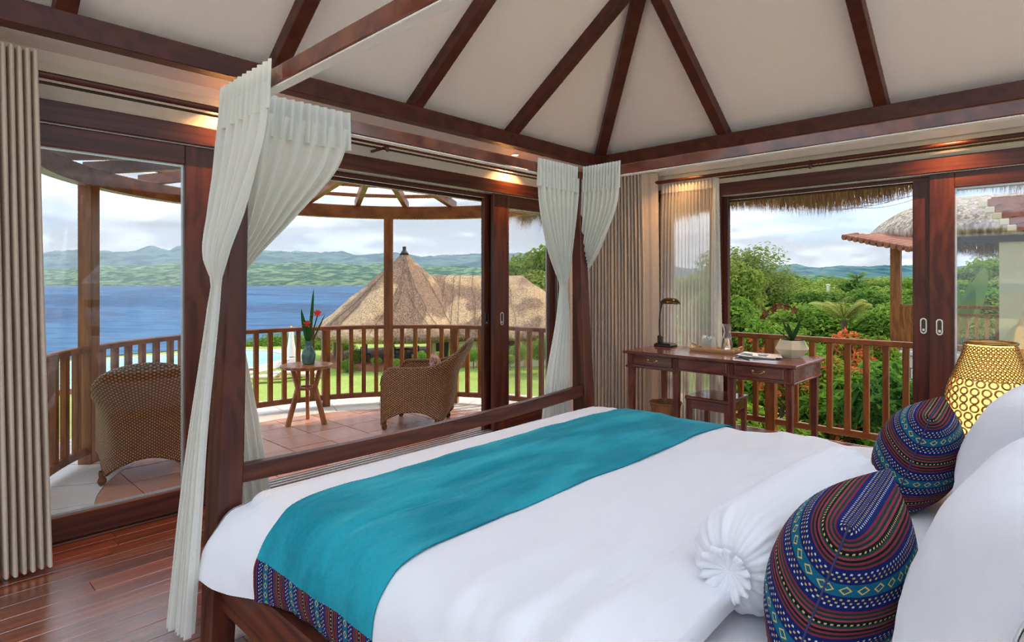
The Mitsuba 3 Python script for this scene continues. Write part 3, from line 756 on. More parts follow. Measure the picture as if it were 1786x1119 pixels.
# ---- canopy curtains tied to the posts
def drape(label, levels, nf, seed, heading):
    k = thing('canopy_curtain', label, 'curtain')
    part(k, 'panel', cloth(hanging(levels, nf, 170, 60, seed=seed, jit=.12)), 'mat_muslin', True)
    part(k, 'heading', shell(hanging(heading, nf + 5, 150, 5, seed=seed + 40, jit=.12), .003), 'mat_muslin', True, label='ruched heading over the rail')
    return k
TZ = 1.40
drape('white canopy curtain tied to the near bed post, hanging in front to the floor',
      [(2.06, (.875, 1.96), (.875, 2.40), .012), (1.92, (.865, 1.97), (.865, 2.42), .014), (1.65, (.835, 2.08), (.835, 2.40), .020), (1.47, (.815, 2.19), (.80, 2.345), .016), (TZ - .02, (.815, 2.245), (.805, 2.285), .010), (1.30, (.810, 2.25), (.80, 2.30), .012), (.7, (.765, 2.27), (.745, 2.37), .016), (.12, (.73, 2.27), (.70, 2.42), .020)], 6, 21,
      [(2.135, (.872, 1.945), (.872, 2.40), .006), (1.97, (.868, 1.95), (.866, 2.41), .010)])
drape('white canopy curtain on the foot rail, tied behind the near bed post',
      [(2.06, (1.40, 2.33), (.99, 2.33), .009), (1.93, (1.37, 2.34), (.97, 2.34), .014), (1.65, (1.17, 2.40), (.96, 2.40), .024), (1.47, (1.02, 2.45), (.93, 2.43), .018), (TZ - .02, (.955, 2.45), (.92, 2.44), .012), (1.2, (.975, 2.45), (.91, 2.45), .014), (.7, (1.07, 2.46), (.89, 2.46), .022), (.06, (1.16, 2.47), (.88, 2.47), .026)], 6, 22,
      [(2.135, (1.40, 2.325), (1.0, 2.325), .008), (1.97, (1.41, 2.335), (.98, 2.335), .012)])
drape('white canopy curtain tied to the far bed post, on its left side',
      [(2.06, (2.68, 2.33), (3.08, 2.33), .014), (1.93, (2.70, 2.34), (3.08, 2.34), .018), (1.62, (2.86, 2.40), (3.11, 2.41), .024), (1.45, (2.99, 2.44), (3.12, 2.44), .016), (TZ - .03, (3.04, 2.45), (3.10, 2.45), .010), (1.2, (3.02, 2.45), (3.12, 2.45), .014), (.7, (2.91, 2.46), (3.14, 2.46), .022), (.06, (2.86, 2.47), (3.15, 2.47), .026)], 8, 23,
      [(2.135, (2.67, 2.325), (3.06, 2.325), .008), (1.97, (2.675, 2.335), (3.065, 2.335), .012)])
drape('white canopy curtain tied to the far bed post, on its right side',
      [(2.06, (3.085, 2.02), (3.09, 2.31), .012), (1.93, (3.09, 2.03), (3.10, 2.32), .016), (1.62, (3.14, 2.20), (3.16, 2.38), .022), (1.45, (3.20, 2.36), (3.20, 2.43), .016), (TZ - .03, (3.21, 2.42), (3.21, 2.45), .010), (1.2, (3.23, 2.41), (3.23, 2.46), .014), (.7, (3.26, 2.39), (3.26, 2.47), .018), (.06, (3.27, 2.37), (3.27, 2.48), .02)], 8, 24,
      [(2.135, (3.080, 2.01), (3.080, 2.30), .008), (1.97, (3.083, 2.015), (3.085, 2.305), .012)])

# ---------------------------------------------------------------- the round balcony
CX, CY, RR = 2.70, 4.10, 2.23
FZ = -.03
def pol(r, a, z=0.0): return np.array([CX + r * math.cos(a), CY + r * math.sin(a), z])
def arc_poly(r0, r1, a0, a1, n=64):
    a = np.linspace(a0, a1, n)
    return Polygon([(CX + r1 * math.cos(t), CY + r1 * math.sin(t)) for t in a] + [(CX + r0 * math.cos(t), CY + r0 * math.sin(t)) for t in a[::-1]])
A0, A1 = -.06, PI + .06
base = Polygon([(CX + 2.95 * math.cos(t), CY + 2.95 * math.sin(t)) for t in np.linspace(-.02, PI + .02, 72)])
bal = solo('balcony_floor', prism(base, -.30, FZ - .012), 'mat_grout', 'round balcony floor of terracotta tiles with a pale stone rim, outside the sea doors', kind='structure')
disc = Polygon([(CX + 1.86 * math.cos(t), CY + 1.86 * math.sin(t)) for t in np.linspace(0, 2 * PI, 96)]).intersection(sbox(-2, WY + .185, 9, 9))
ts = .385
rt = random.Random(8)
for i in range(-6, 7):
    for j in range(-1, 7):
        x0, y0 = CX + i * ts, WY + .185 + j * ts
        g = sbox(x0 + .004, y0 + .004, x0 + ts - .004, y0 + ts - .004).intersection(disc)
        if g.is_empty or g.area < .004: continue
        v, f = prism(g, FZ - .014, FZ + rt.uniform(-.0008, .0008))
        part(bal, 'tile', (v, f), 'mat_terracotta', uv=np.full((len(v), 2), [i + 20.5, j + 20.5]))
for k in range(13):
    a = PI * k / 13
    g = arc_poly(1.868, 2.944, a + .0022, a + PI / 13 - .0022, 12).intersection(sbox(-2, WY + .185, 9, 9))
    if not g.is_empty: part(bal, 'rim_slab', prism(g, FZ - .014, FZ + rt.uniform(-.001, .001)), 'mat_concrete')

rail_ = thing('balcony_railing', 'curved wooden balcony railing with square balusters overlooking the sea and lawn', 'railing')
def arc_rail(r, z0, z1, w, a0, a1, n):
    a = np.linspace(a0, a1, n); c = np.stack([np.cos(a), np.sin(a)], -1)
    pr = ((r - w / 2, z0), (r + w / 2, z0), (r + w / 2, z1 - .008), (r + w / 2 - .012, z1), (r - w / 2 + .012, z1), (r - w / 2, z1 - .008))
    P = np.stack([np.concatenate([[CX, CY] + c * q[0], np.full((n, 1), q[1])], 1) for q in pr], 1)
    return P.reshape(-1, 3), gridf(n, 6, False, True)
posts = [PI - .72, .925]                    # roof posts
a_all = 2.30 / RR
pa = math.atan2(5.56 - CY, 1.11 - CX), math.atan2(5.88 - CY, 4.05 - CX)
newels = [math.atan2(6.19 - CY, 1.93 - CX), math.atan2(6.27 - CY, 3.44 - CX), math.atan2(5.30 - CY, 4.58 - CX)]
part(rail_, 'top_rail', arc_rail(RR, .845, .89, .075, -.1, PI + .1, 80), 'mat_rail_flat', 30)
part(rail_, 'bottom_rail', arc_rail(RR, .045, .10, .05, -.1, PI + .1, 80), 'mat_rail_flat', 30)
def sq(a, r, w, z0, z1, b=.004):
    return move(box(-w / 2, -w / 2, z0, w / 2, w / 2, z1, b), (CX + r * math.cos(a), CY + r * math.sin(a), 0), rz=a)
stops = sorted(list(pa) + newels + [-.08, PI + .08])
for a in newels: part(rail_, 'newel', sq(a, RR, .085, FZ, .848), 'mat_rail_wood')
for s0, s1 in zip(stops[:-1], stops[1:]):
    n = max(1, round((s1 - s0) * RR / .158))
    for k in range(1, n):
        part(rail_, 'baluster', sq(s0 + (s1 - s0) * k / n, RR, .046, .09, .85, .003), 'mat_rail_wood')
pg = thing('balcony_roof', 'round wooden balcony roof on square posts with radiating rafters and pale sheets', 'roof')
for a in pa: part(pg, 'post', sq(a, RR, .105, FZ, 2.16), 'mat_rail_wood')
part(pg, 'post', sq(-.02, RR, .105, FZ, 2.16), 'mat_rail_wood'); part(pg, 'post', sq(PI + .02, RR, .105, FZ, 2.16), 'mat_rail_wood')
part(pg, 'ring_beam', arc_rail(RR, 2.145, 2.29, .10, -.1, PI + .1, 96), 'mat_rail_flat', 30)
apex = np.array([CX, WY + .22, 2.43])
ras = list(np.linspace(.10, PI - .10, 13))
part(pg, 'hub', sq(PI / 2, -.02, .28, 2.30, 2.48, .01), 'mat_rail_flat')
for a in ras:
    p = pol(RR + .18, a, 2.325)
    part(pg, 'rafter', bar(p, apex, .055, .10, b=.004), 'mat_rail_flat')
def on_roof(a, t, dz=0.0): return pol(RR + .18, a, 2.325) * (1 - t) + apex * t + [0, 0, dz]
for a, b_ in zip(ras[:-1], ras[1:]):
    for t in (.10, .34, .60):
        part(pg, 'purlin', bar(on_roof(a, t, .068), on_roof(b_, t, .068), .045, .035, b=.003), 'mat_rail_flat')
for q, (a, b_) in enumerate(zip(ras[:-1], ras[1:])):
    P = np.array([on_roof(a, -.02, .092), on_roof(b_, -.02, .092), on_roof(b_, .97, .092), on_roof(a, .97, .092)])
    if q >= 9:
        part(pg, 'thatch_sheet', cat([(P, np.array([[0, 1, 2], [0, 2, 3]])), (P + [0, 0, .10], np.array([[0, 2, 1], [0, 3, 2]]))]), 'mat_deck_wood', label='darker boarded sheet of the balcony roof')
    else:
        part(pg, 'sheet', (P, np.array([[0, 1, 2], [0, 2, 3]])), 'mat_canopy_sheet', label='pale translucent roof sheet')

# railing outside the desk doors
r2 = thing('window_railing', 'straight wooden railing with square balusters outside the doors behind the desk', 'railing')
RX = 5.83
part(r2, 'top_rail', box(RX - .04, -.9, .845, RX + .04, 3.2, .89, .008), 'mat_rail_flat')
part(r2, 'bottom_rail', box(RX - .025, -.9, .03, RX + .025, 3.2, .085, .004), 'mat_rail_flat')
for yn in (2.10, 3.15): part(r2, 'newel', box(RX - .045, yn - .045, -.18, RX + .045, yn + .045, .85, .004), 'mat_rail_wood')
ys = [2.395, 2.248] + [1.877 - .1455 * k for k in range(19)] + [2.54, 2.69, 2.84, 2.99]
for y in ys: part(r2, 'baluster', box(RX - .023, y - .023, .08, RX + .023, y + .023, .85, .003), 'mat_rail_wood')
solo('house_plinth', box(WX + .18, -1.9, -.7, RX + .10, 4.3, -.055, .01), 'mat_concrete', 'pale stone ledge under the railing outside the desk doors', kind='structure')
solo('house_base', box(XB, YB, -5.0, WX + .17, WY + .17, -.125), 'mat_concrete', 'pale stone base of the house under the bedroom floor', kind='structure')

# ---------------------------------------------------------------- wicker armchairs, side table, vase
def wicker_chair(label, group, loc, yaw, back_up=True):
    k = thing('wicker_armchair', label, 'chair', group)
    pl = lambda m: move(m, loc, rz=yaw)
    n = 120
    # plan outline from the front of the right arm round the back to the front of the left arm
    out = [(.30, -.31), (.05, -.318), (-.12, -.312), (-.23, -.285), (-.295, -.225), (-.325, -.12), (-.333, 0)]
    out = np.array(out + [(x, -y) for x, y in out[::-1][1:]])
    d = np.concatenate([[0], np.cumsum(np.linalg.norm(np.diff(out, axis=0), axis=1))])
    u = np.linspace(0, d[-1], n)
    from scipy.interpolate import CubicSpline
    bx, by = PchipInterpolator(d, out[:, 0])(u), PchipInterpolator(d, out[:, 1])(u)
    wb = smooth01((.12 - bx) / .38)                                  # 0 at the front, 1 at the back
    e0 = np.minimum(u, d[-1] - u)
    top = .590 + .010 * smooth01((.05 - bx) / .2) + .255 * smooth01((-.09 - bx) / .23) * (1 - .62 * np.clip(np.abs(by) / .30, 0, 1) ** 2.2)
    top = top - .16 * (1 - np.sqrt(np.clip(1 - (1 - np.clip(e0 / .11, 0, 1)) ** 2, 0, 1)))
    # arched bottom edge between the four feet
    ang = np.abs(by)
    side = np.clip((bx + .25) / .5, 0, 1)
    arch_side = .125 * np.sin(PI * np.clip((bx + .27) / .56, 0, 1)) ** .7
    arch_back = .125 * np.sin(PI * np.clip((by + .27) / .54, 0, 1)) ** .7 * (bx < -.2)
    bot = .05 + np.maximum(arch_side, arch_back)
    m = 46
    V = np.linspace(0, 1, m)
    Pt = np.zeros((n, m, 3))
    for j, v_ in enumerate(V):
        z = bot + (top - bot) * v_
        s = 1 - wb * .22 * np.sin(PI * np.clip(z / .62, 0, 1)) * (z < .62) + wb * .30 * smooth01((z - .55) / .3)
        lean = -.045 * wb * smooth01((z - .10) / .3) - .10 * wb * smooth01((z - .45) / .42)
        Pt[:, j, 0] = .06 + (bx - .06) * (s * .35 + .65) + lean
        Pt[:, j, 1] = by * s
        Pt[:, j, 2] = z
    P_out = Pt
    def emb(P, name, th, lab=None):
        v, f = shell(P, th)
        nu, nv, _ = P.shape
        du = np.linalg.norm(np.diff(P, axis=0), axis=2).mean(1); U = np.concatenate([[0], np.cumsum(du)])
        uv = np.stack([np.repeat(U, nv), P[..., 2].ravel()], -1)
        part(k, name, pl((v, f)), 'mat_wicker', True, uv=np.vstack([uv, uv]), label=lab)
    emb(P_out[:, ::-1], 'shell', -.022)
    # rolled rim along the top edge and down the fronts
    rim = P_out[:, -1]
    vv, ff = tube(rim, .0165, 8)
    part(k, 'rim', pl((vv, ff)), 'mat_wicker', True, uv=np.stack([np.repeat(np.linspace(0, 2.2, n), 8).tolist() + [0, 0], (np.tile(np.arange(8) * .013, n)).tolist() + [0, 0]], -1))
    # front apron and seat
    yy = np.linspace(-.30, .30, 40); zz = np.linspace(0, 1, 20)
    F = np.zeros((40, 20, 3))
    for i, y in enumerate(yy):
        b0 = .05 + .125 * math.sin(PI * np.clip((y + .28) / .56, 0, 1)) ** .7
        F[i, :, 0] = .30 - .01 * math.cos(y * 5); F[i, :, 1] = y; F[i, :, 2] = b0 + (.40 - b0) * zz
    emb(F, 'front_apron', .02)
    xx = np.linspace(-.27, .30, 20)
    S_ = np.array([[[x, y * (1 - .25 * float(smooth01((.0 - x) / .3))), .40 + .006 * math.cos(y * 6)] for y in np.linspace(-.29, .29, 16)] for x in xx])
    v, f = shell(S_, .03); uv = np.vstack([S_[..., :2].reshape(-1, 2)] * 2)
    part(k, 'seat', pl((v, f)), 'mat_wicker', True, uv=uv)
    for sx, sy in ((.275, -.295), (.275, .295), (-.235, -.275), (-.235, .275)):
        part(k, 'foot', pl(lathe([(.001, 0), (.018, .004), (.028, .022), (.027, .040), (.018, .058), (.022, .075), (.02, .10)], 14, (sx, sy, 0))), 'mat_wicker', True)
    return k
wicker_chair('brown wicker tub armchair seen from behind through the left glass door panel', 'wicker armchairs on the balcony', (1.33, 5.06, FZ), math.atan2(.96, .27))
wicker_chair('brown wicker tub armchair seen from the side, right of the small round table', 'wicker armchairs on the balcony', (3.66, 4.77, FZ), math.atan2(.67, -.74) - .16)
mat('pink_cloth', proc(lambda p, n, uv: mix((0.45, 0.16, 0.12), (0.62, 0.42, 0.34), smoothstep(.4, .6, fbm(p.x * 30, p.y * 30, p.z * 30, 2)))), rough=0.8)
me, uv = pillow(.36, .30, .12, 30, seed=5)
ca, cb = -.74, .67
k = thing('seat_cushion', 'small pinkish patterned cushion on the wicker armchair right of the round table', 'cushion')
part(k, 'cover', move(move(me, (0, 0, .16), rx=.28), (3.66 + .175 * .64, 4.77 - .175 * .77, FZ + .395), rz=math.atan2(.67, -.74) - PI / 2 + PI), 'mat_pink_cloth', True)
part(k, 'seam', move(move(tube(np.array([(.17 * math.copysign(abs(math.cos(t)) ** .35, math.cos(t)), 0, .15 * math.copysign(abs(math.sin(t)) ** .35, math.sin(t))) for t in np.linspace(0, 2 * PI, 60)[:-1]]), .004, 6, True), (0, 0, .16), rx=.28), (3.66 + .175 * .64, 4.77 - .175 * .77, FZ + .395), rz=math.atan2(.67, -.74) - PI / 2 + PI), 'mat_pink_cloth', True)

tb = thing('side_table', 'small round wooden side table with three bent legs and a vase, on the balcony', 'table')
TX, TY, TZt = 2.87, 5.59, .565
part(tb, 'top', lathe([(.001, TZt - .035), (.235, TZt - .035), (.25, TZt - .025), (.255, TZt - .012), (.25, TZt - .002), (.24, TZt), (.001, TZt)], 48, (TX, TY, 0)), 'mat_teak', 30)
ta0 = math.atan2(5.59 - 5.59, -.2)
for ang in (math.radians(180), math.radians(-60), math.radians(60)):
    c, s = math.cos(ang), math.sin(ang)
    pts = [(.20, FZ), (.095, .33), (.15, .535)]
    P3 = [np.array([TX + r * c, TY + r * s, z]) for r, z in pts]
    part(tb, 'leg', cat([bar(P3[0], P3[1] + (P3[1] - P3[0]) * .02, .045, .034, (-s, c, 0), .004), bar(P3[1], P3[2], .034, .036, (c, s, 0), .004)]), 'mat_teak')
part(tb, 'stretcher_ring', lathe([(.06, .318), (.098, .318), (.102, .322), (.102, .342), (.06, .342), (.06, .318)], 32, (TX, TY, 0)), 'mat_teak', 30)

mat('vase', proc(lambda p, n, uv: mix((0.015, 0.085, 0.075), (0.12, 0.28, 0.24), fbm(p.x * 18, p.y * 18, p.z * 12, 3))), rough=0.12, spec=0.6, clearcoat=1.0)
vz = TZt
prof = [(.001, 0), (.052, 0), (.058, .008), (.066, .05), (.070, .09), (.062, .13), (.044, .165), (.036, .19), (.040, .215), (.047, .236), (.043, .236), (.034, .205), (.030, .18), (.001, .17)]
v, f = lathe(prof, 60); an = np.arctan2(v[:, 1], v[:, 0]); lob = 1 + .10 * np.cos(6 * an) * np.clip(1 - np.abs(v[:, 2] - .07) / .1, 0, 1); v[:, 0] *= lob; v[:, 1] *= lob
vs_ = thing('vase', 'glossy green lobed ceramic vase on the round side table', 'vase')
part(vs_, 'body', move((v, f), (TX + .02, TY, vz)), 'mat_vase', True)
part(vs_, 'water', lathe([(.001, .19), (.032, .19)], 20, (TX + .02, TY, vz)), 'mat_dark')

def leaf_blade(base, tip, w, side=None, curl=.0, n=8, fold=.25):
    base, tip = np.asarray(base, float), np.asarray(tip, float)
    d = tip - base; L = np.linalg.norm(d)
    s = np.cross(d, [0, 0, 1]) if side is None else np.asarray(side, float)
    if np.linalg.norm(s) < 1e-6: s = np.array([1.0, 0, 0])
    s = s / np.linalg.norm(s); nrm = np.cross(s, d / L)
    t = np.linspace(0, 1, n)
    wd = w / 2 * np.sin(PI * np.clip(t * .93 + .05, 0, 1)) ** .7; wd[-1] = 0.0005
    c = base + t[:, None] * d + (curl * L * (t ** 2))[:, None] * nrm
    P = np.stack([c - wd[:, None] * s + (fold * wd)[:, None] * nrm, c, c + wd[:, None] * s + (fold * wd)[:, None] * nrm], 1)
    return P.reshape(-1, 3), gridf(n, 3)
GREEN = {}
def leafcol(m, c, r=None):
    return np.tile(np.asarray(c, float), (len(m[0]), 1))
fl_ = thing('ginger_flowers', 'two red torch ginger blooms with tall green leaves in the green vase', 'flowers')
bz = vz + .18
for (tx, ty, tz, w) in ((.045, -.03, 1.155, .034), (-.065, .02, .955, .045), (.13, -.10, .90, .018), (.02, .05, .80, .028)):
    tip = np.array([TX + .02 + tx, TY + ty, tz + .17])
    m = leaf_blade((TX + .02 + tx * .1, TY + ty * .1, bz), tip, w, (.69, -.72, 0), .03)
    part(fl_, 'leaf', m, 'mat_leaf', True, color=leafcol(m, (.035, .13, .03)))
mat('petal', (0.80, 0.16, 0.13), rough=0.5)
for (ox, oy, oz) in ((.065, -.055, 1.06), (-.015, .005, .955)):
    c = np.array([TX + .02 + ox, TY + oy, oz])
    st = part(fl_, 'stem', tube([(TX + .02, TY, bz), (TX + .02 + ox * .5, TY + oy * .5, (bz + oz) / 2 - .01), c - [0, 0, .03]], .006, 6), 'mat_stem', True) if False else None
    ms = []
    for ring_, (n_, L, el) in enumerate(((9, .072, .0), (8, .068, .55), (6, .058, 1.05))):
        for q in range(n_):
            a = 2 * PI * (q + .5 * ring_) / n_
            tip = c + L * np.array([math.cos(a) * math.cos(el), math.sin(a) * math.cos(el), math.sin(el)])
            ms.append(leaf_blade(c - [0, 0, .012], tip, .040, None, .12, 5))
    bl = part(fl_, 'bloom', cat(ms), 'mat_petal', True, label='red bloom')
    m = tube([(TX + .02, TY, bz), (TX + .02 + ox * .5, TY + oy * .5, (bz + oz) / 2 - .01), tuple(c - [0, 0, .01])], .006, 6)
    part(fl_, 'stem', m, 'mat_leaf', True, color=leafcol(m, (.10, .20, .05)))

# ---------------------------------------------------------------- desk and what stands on it
DX0, DX1, DY0, DY1, DZ = 4.575, 5.225, 1.49, 2.92, .775
mat('desk', wood_fn((0.075, 0.015, 0.010), (0.150, 0.034, 0.018), 1), rough=0.13, spec=1.0, clearcoat=1.0, cg=0.95)
mat('desk_leg', wood_fn((0.085, 0.018, 0.011), (0.19, 0.046, 0.022), 2), rough=0.28, spec=0.5, clearcoat=0.6)
dk = thing('desk', 'dark reddish wooden writing desk with two handled drawers against the right windows', 'desk')
part(dk, 'top', box(DX0 - .025, DY0 - .03, DZ - .026, DX1 + .02, DY1 + .03, DZ, .006), 'mat_desk')
part(dk, 'apron', cat([box(DX0 + .012, DY0, .640, DX1, DY0 + .02, DZ - .026), box(DX0 + .012, DY1 - .02, .640, DX1, DY1, DZ - .026), box(DX1 - .02, DY0, .64, DX1, DY1, DZ - .026), box(DX0 + .012, DY0, .640, DX0 + .030, DY1, DZ - .026)]), 'mat_desk')
for m_ in (box(DX0 - .008, DY0 - .012, .628, DX0 + .015, 1.985, .644, .004), box(DX0 - .008, 2.43, .628, DX0 + .015, DY1 + .012, .644, .004), box(DX0 + .016, DY0 - .012, .628, DX1, DY0 + .012, .644, .004), box(DX0 + .016, DY1 - .01, .628, DX1, DY1 + .012, .644, .004)): part(dk, 'molding', m_, 'mat_desk')
LYs = (DY0 + .035, 1.965, 2.445, DY1 - .035)
for y in LYs:
    part(dk, 'leg', bar((DX0 + .035, y, DZ - .03), (DX0 + .035, y, 0), .055, .055, (1, 0, 0), .004, .038, .038), 'mat_desk_leg')
for y in (LYs[0], LYs[3]):
    part(dk, 'leg', bar((DX1 - .035, y, DZ - .03), (DX1 - .035, y, 0), .055, .055, (1, 0, 0), .004, .038, .038), 'mat_desk_leg')
for y0_, y1_, hd in ((DY0 + .07, 1.935, True), (1.995, 2.415, False), (2.475, DY1 - .07, True)):
    dr_ = part(dk, 'drawer', box(DX0 - .003, y0_, .655, DX0 + .02, y1_, DZ - .034, .004), 'mat_desk')
    if hd:
        yc, zc = (y0_ + y1_) / 2, .705
        t = np.linspace(0, PI, 12)
        loop = [(DX0 - .008 - .022 * math.sin(a_), yc + .042 * math.cos(a_), zc - .018 * math.sin(a_)) for a_ in t]
        h = part(dr_, 'handle', cat([tube(loop, .0042, 8), move(lathe([(.001, 0), (.013, 0), (.011, .004), (.005, .009), (.001, .009)], 12), (DX0 - .002, yc - .042, zc), ry=-PI / 2), move(lathe([(.001, 0), (.013, 0), (.011, .004), (.005, .009), (.001, .009)], 12), (DX0 - .002, yc + .042, zc), ry=-PI / 2)]), 'mat_brass', 40, label='brass swing handle')

stl = thing('stool', 'dark wooden stool tucked under the middle of the desk', 'stool')
part(stl, 'seat', box(4.66, 2.01, .395, 5.06, 2.40, .425, .006), 'mat_desk')
part(stl, 'apron', cat([box(4.675, 2.03, .32, 4.695, 2.38, .396), box(5.025, 2.03, .32, 5.045, 2.38, .396), box(4.69, 2.025, .32, 5.03, 2.045, .396), box(4.69, 2.365, .32, 5.03, 2.385, .396)]), 'mat_desk')
for x, y in ((4.69, 2.04), (4.69, 2.37), (5.03, 2.04), (5.03, 2.37)):
    part(stl, 'leg', bar((x, y, .396), (x, y, 0), .042, .042, (1, 0, 0), .003, .032, .032), 'mat_desk_leg')

mat('bin', wood_fn((0.20, 0.075, 0.025), (0.36, 0.16, 0.06), 2), rough=0.5)
bn = thing('waste_bin', 'brown wooden waste bin on the floor under the left end of the desk', 'bin')
part(bn, 'body', lathe([(.001, .004), (.095, .004), (.10, .01), (.138, .285), (.142, .292), (.142, .300), (.132, .300), (.128, .29), (.092, .02), (.001, .02)], 40, (4.86, 2.69, 0)), 'mat_bin', 30)
part(bn, 'rim', lathe([(.134, .288), (.146, .288), (.148, .296), (.146, .303), (.133, .303), (.131, .296), (.134, .288)], 40, (4.86, 2.69, 0)), 'mat_bin', True)

lx, ly = 5.13, 2.845
lm = thing('desk_lamp', 'black banker style desk lamp with curved stem and bronze shade, left on the desk', 'lamp')
part(lm, 'base', cat([box(lx - .07, ly - .095, DZ, lx + .07, ly + .085, DZ + .022, .006), box(lx - .062, ly - .087, DZ + .02, lx + .062, ly + .077, DZ + .032, .006)]), 'mat_black_metal')
part(lm, 'switch_block', box(lx - .02, ly + .03, DZ + .03, lx + .02, ly + .075, DZ + .10, .006), 'mat_black_metal')
stem = [(lx, ly + .052, DZ + .09), (lx, ly + .060, DZ + .2), (lx, ly + .055, DZ + .30), (lx, ly + .035, DZ + .40), (lx, ly + .012, DZ + .435), (lx, ly - .02, DZ + .445)]
sp = np.array(stem); tt = np.linspace(0, 5, 30)
part(lm, 'stem', tube(np.stack([CubicSpline_(tt) for CubicSpline_ in [PchipInterpolator(np.arange(6), sp[:, i]) for i in range(3)]], 1), .0075, 10), 'mat_black_metal', True)
n = 26
a_ = np.linspace(-1, 1, n); A_, B_ = np.meshgrid(a_, np.linspace(-1, 1, 18), indexing='ij')
yy_ = ly - .055 + .088 * A_; hz = np.sqrt(np.clip(1 - .85 * A_ ** 4, 0, 1))
Pd = np.stack([lx + .062 * np.sin(B_ * 1.45) * hz, yy_, DZ + .402 + .060 * np.cos(B_ * 1.45) * hz], -1)
part(lm, 'shade', shell(Pd, .004), 'mat_bronze', True, label='bronze trough shade')
part(lm, 'shade_joint', tube([(lx, ly + .02, DZ + .425), (lx, ly + .045, DZ + .42)], .014, 10), 'mat_black_metal', 40)

# tray with two upturned glasses and a carafe
tx0, ty0, tzz = 5.05, 2.30, DZ
mat('tray', (0.42, 0.26, 0.12), rough=0.4)
tr = thing('tray', 'small wooden tray with rounded handles on the desk under the carafe and glasses', 'tray')
part(tr, 'base', box(tx0 - .10, ty0 - .20, tzz, tx0 + .10, ty0 + .20, tzz + .012, .003), 'mat_tray')
part(tr, 'rim', cat([box(tx0 - .105, ty0 - .20, tzz + .01, tx0 - .095, ty0 + .20, tzz + .030, .003), box(tx0 + .095, ty0 - .20, tzz + .01, tx0 + .105, ty0 + .20, tzz + .030, .003), box(tx0 - .10, ty0 - .205, tzz + .01, tx0 + .10, ty0 - .195, tzz + .030, .003), box(tx0 - .10, ty0 + .195, tzz + .01, tx0 + .10, ty0 + .205, tzz + .030, .003)]), 'mat_tray')
for sy in (-1, 1):
    t = np.linspace(0, PI, 14)
    part(tr, 'handle', tube([(tx0 + .06 * math.cos(q), ty0 + sy * (.20 + .028 * math.sin(q)), tzz + .026 + .028 * math.sin(q)) for q in t], .007, 8), 'mat_tray', True)
for q, (gx, gy) in enumerate(((tx0 + .01, ty0 + .10), (tx0 - .03, ty0 + .015))):
    z0 = tzz + .0122
    outp = [(.037, 0), (.0375, .004), (.036, .05), (.033, .09), (.028, .118), (.018, .132), (.001, .136)]
    inp = [(.001, .122), (.016, .120), (.0255, .108), (.0305, .085), (.0335, .05), (.0345, .004), (.037, 0)]
    g = thing('drinking_glass', ('upturned drinking glass on the tray, nearer the sheer curtain', 'upturned drinking glass on the tray, next to the carafe')[q], 'glass', 'glasses on the tray')
    part(g, 'bowl', lathe(outp + inp, 32, (gx, gy, z0)), 'mat_solid_glass', True)
cz = tzz + .0122; cx0, cy0 = tx0 + .01, ty0 - .10
cp_o = [(.001, 0), (.046, 0), (.050, .006), (.048, .05), (.040, .11), (.031, .155), (.030, .17), (.036, .20), (.046, .235)]
cp_i = [(.043, .235), (.033, .20), (.027, .17), (.028, .155), (.037, .11), (.045, .05), (.045, .012), (.001, .010)]
cf = thing('carafe', 'clear glass carafe of water with a flared neck on the tray', 'carafe')
part(cf, 'vessel', lathe(cp_o + cp_i, 40, (cx0, cy0, cz)), 'mat_solid_glass', True)
scene['mat_water'] = {'type': 'dielectric', 'int_ior': 1.33}
part(cf, 'water', lathe([(.001, .0105), (.0445, .0125), (.0445, .05), (.0368, .109), (.001, .1095)], 32, (cx0, cy0, cz)), 'mat_water', True)

# folder with papers
mat('paper', (0.80, 0.80, 0.78), rough=0.7)
mat('folder', (0.06, 0.12, 0.13), rough=0.5)
fx, fy, fa = 4.93, 1.875, math.radians(8)
fo = thing('folder', 'dark teal folder of papers lying on the desk in front of the pot', 'folder')
def sheet_(w, h, z0, z1, curl, dx=0.0, dy=0.0, n=12):
    a = np.linspace(-1, 1, n)
    P = np.array([[[dx + h / 2 * b_, dy + w / 2 * q, z1 + curl * max(0, q) ** 2] for b_ in (-1, 0, 1)] for q in a])
    return shell(P[:, ::-1], z1 - z0)
part(fo, 'cover', move(sheet_(.31, .30, 0, .005, .012), (fx, fy, DZ + .001), rz=fa), 'mat_folder', 30)
part(fo, 'page', move(sheet_(.29, .27, 0, .003, .010, dy=-.005), (fx, fy, DZ + .0075), rz=fa), 'mat_paper', 30, label='white top sheet')
part(fo, 'page', move(sheet_(.22, .25, 0, .002, .006, dx=-.01, dy=-.06), (fx, fy, DZ + .0115), rz=fa + .25), 'mat_paper', 30, label='white loose sheet')
part(fo, 'print', move(sheet_(.20, .13, 0, .0008, .004, dx=-.02, dy=.03), (fx, fy, DZ + .0150), rz=fa), 'mat_folder', 30, label='dark printed cover panel')
solo('pen', tube([(4.735, 1.93, DZ + .006), (4.665, 1.85, DZ + .006)], .0055, 8), 'mat_folder', 'dark pen lying in front of the folder on the desk', 'pen', smooth=40)

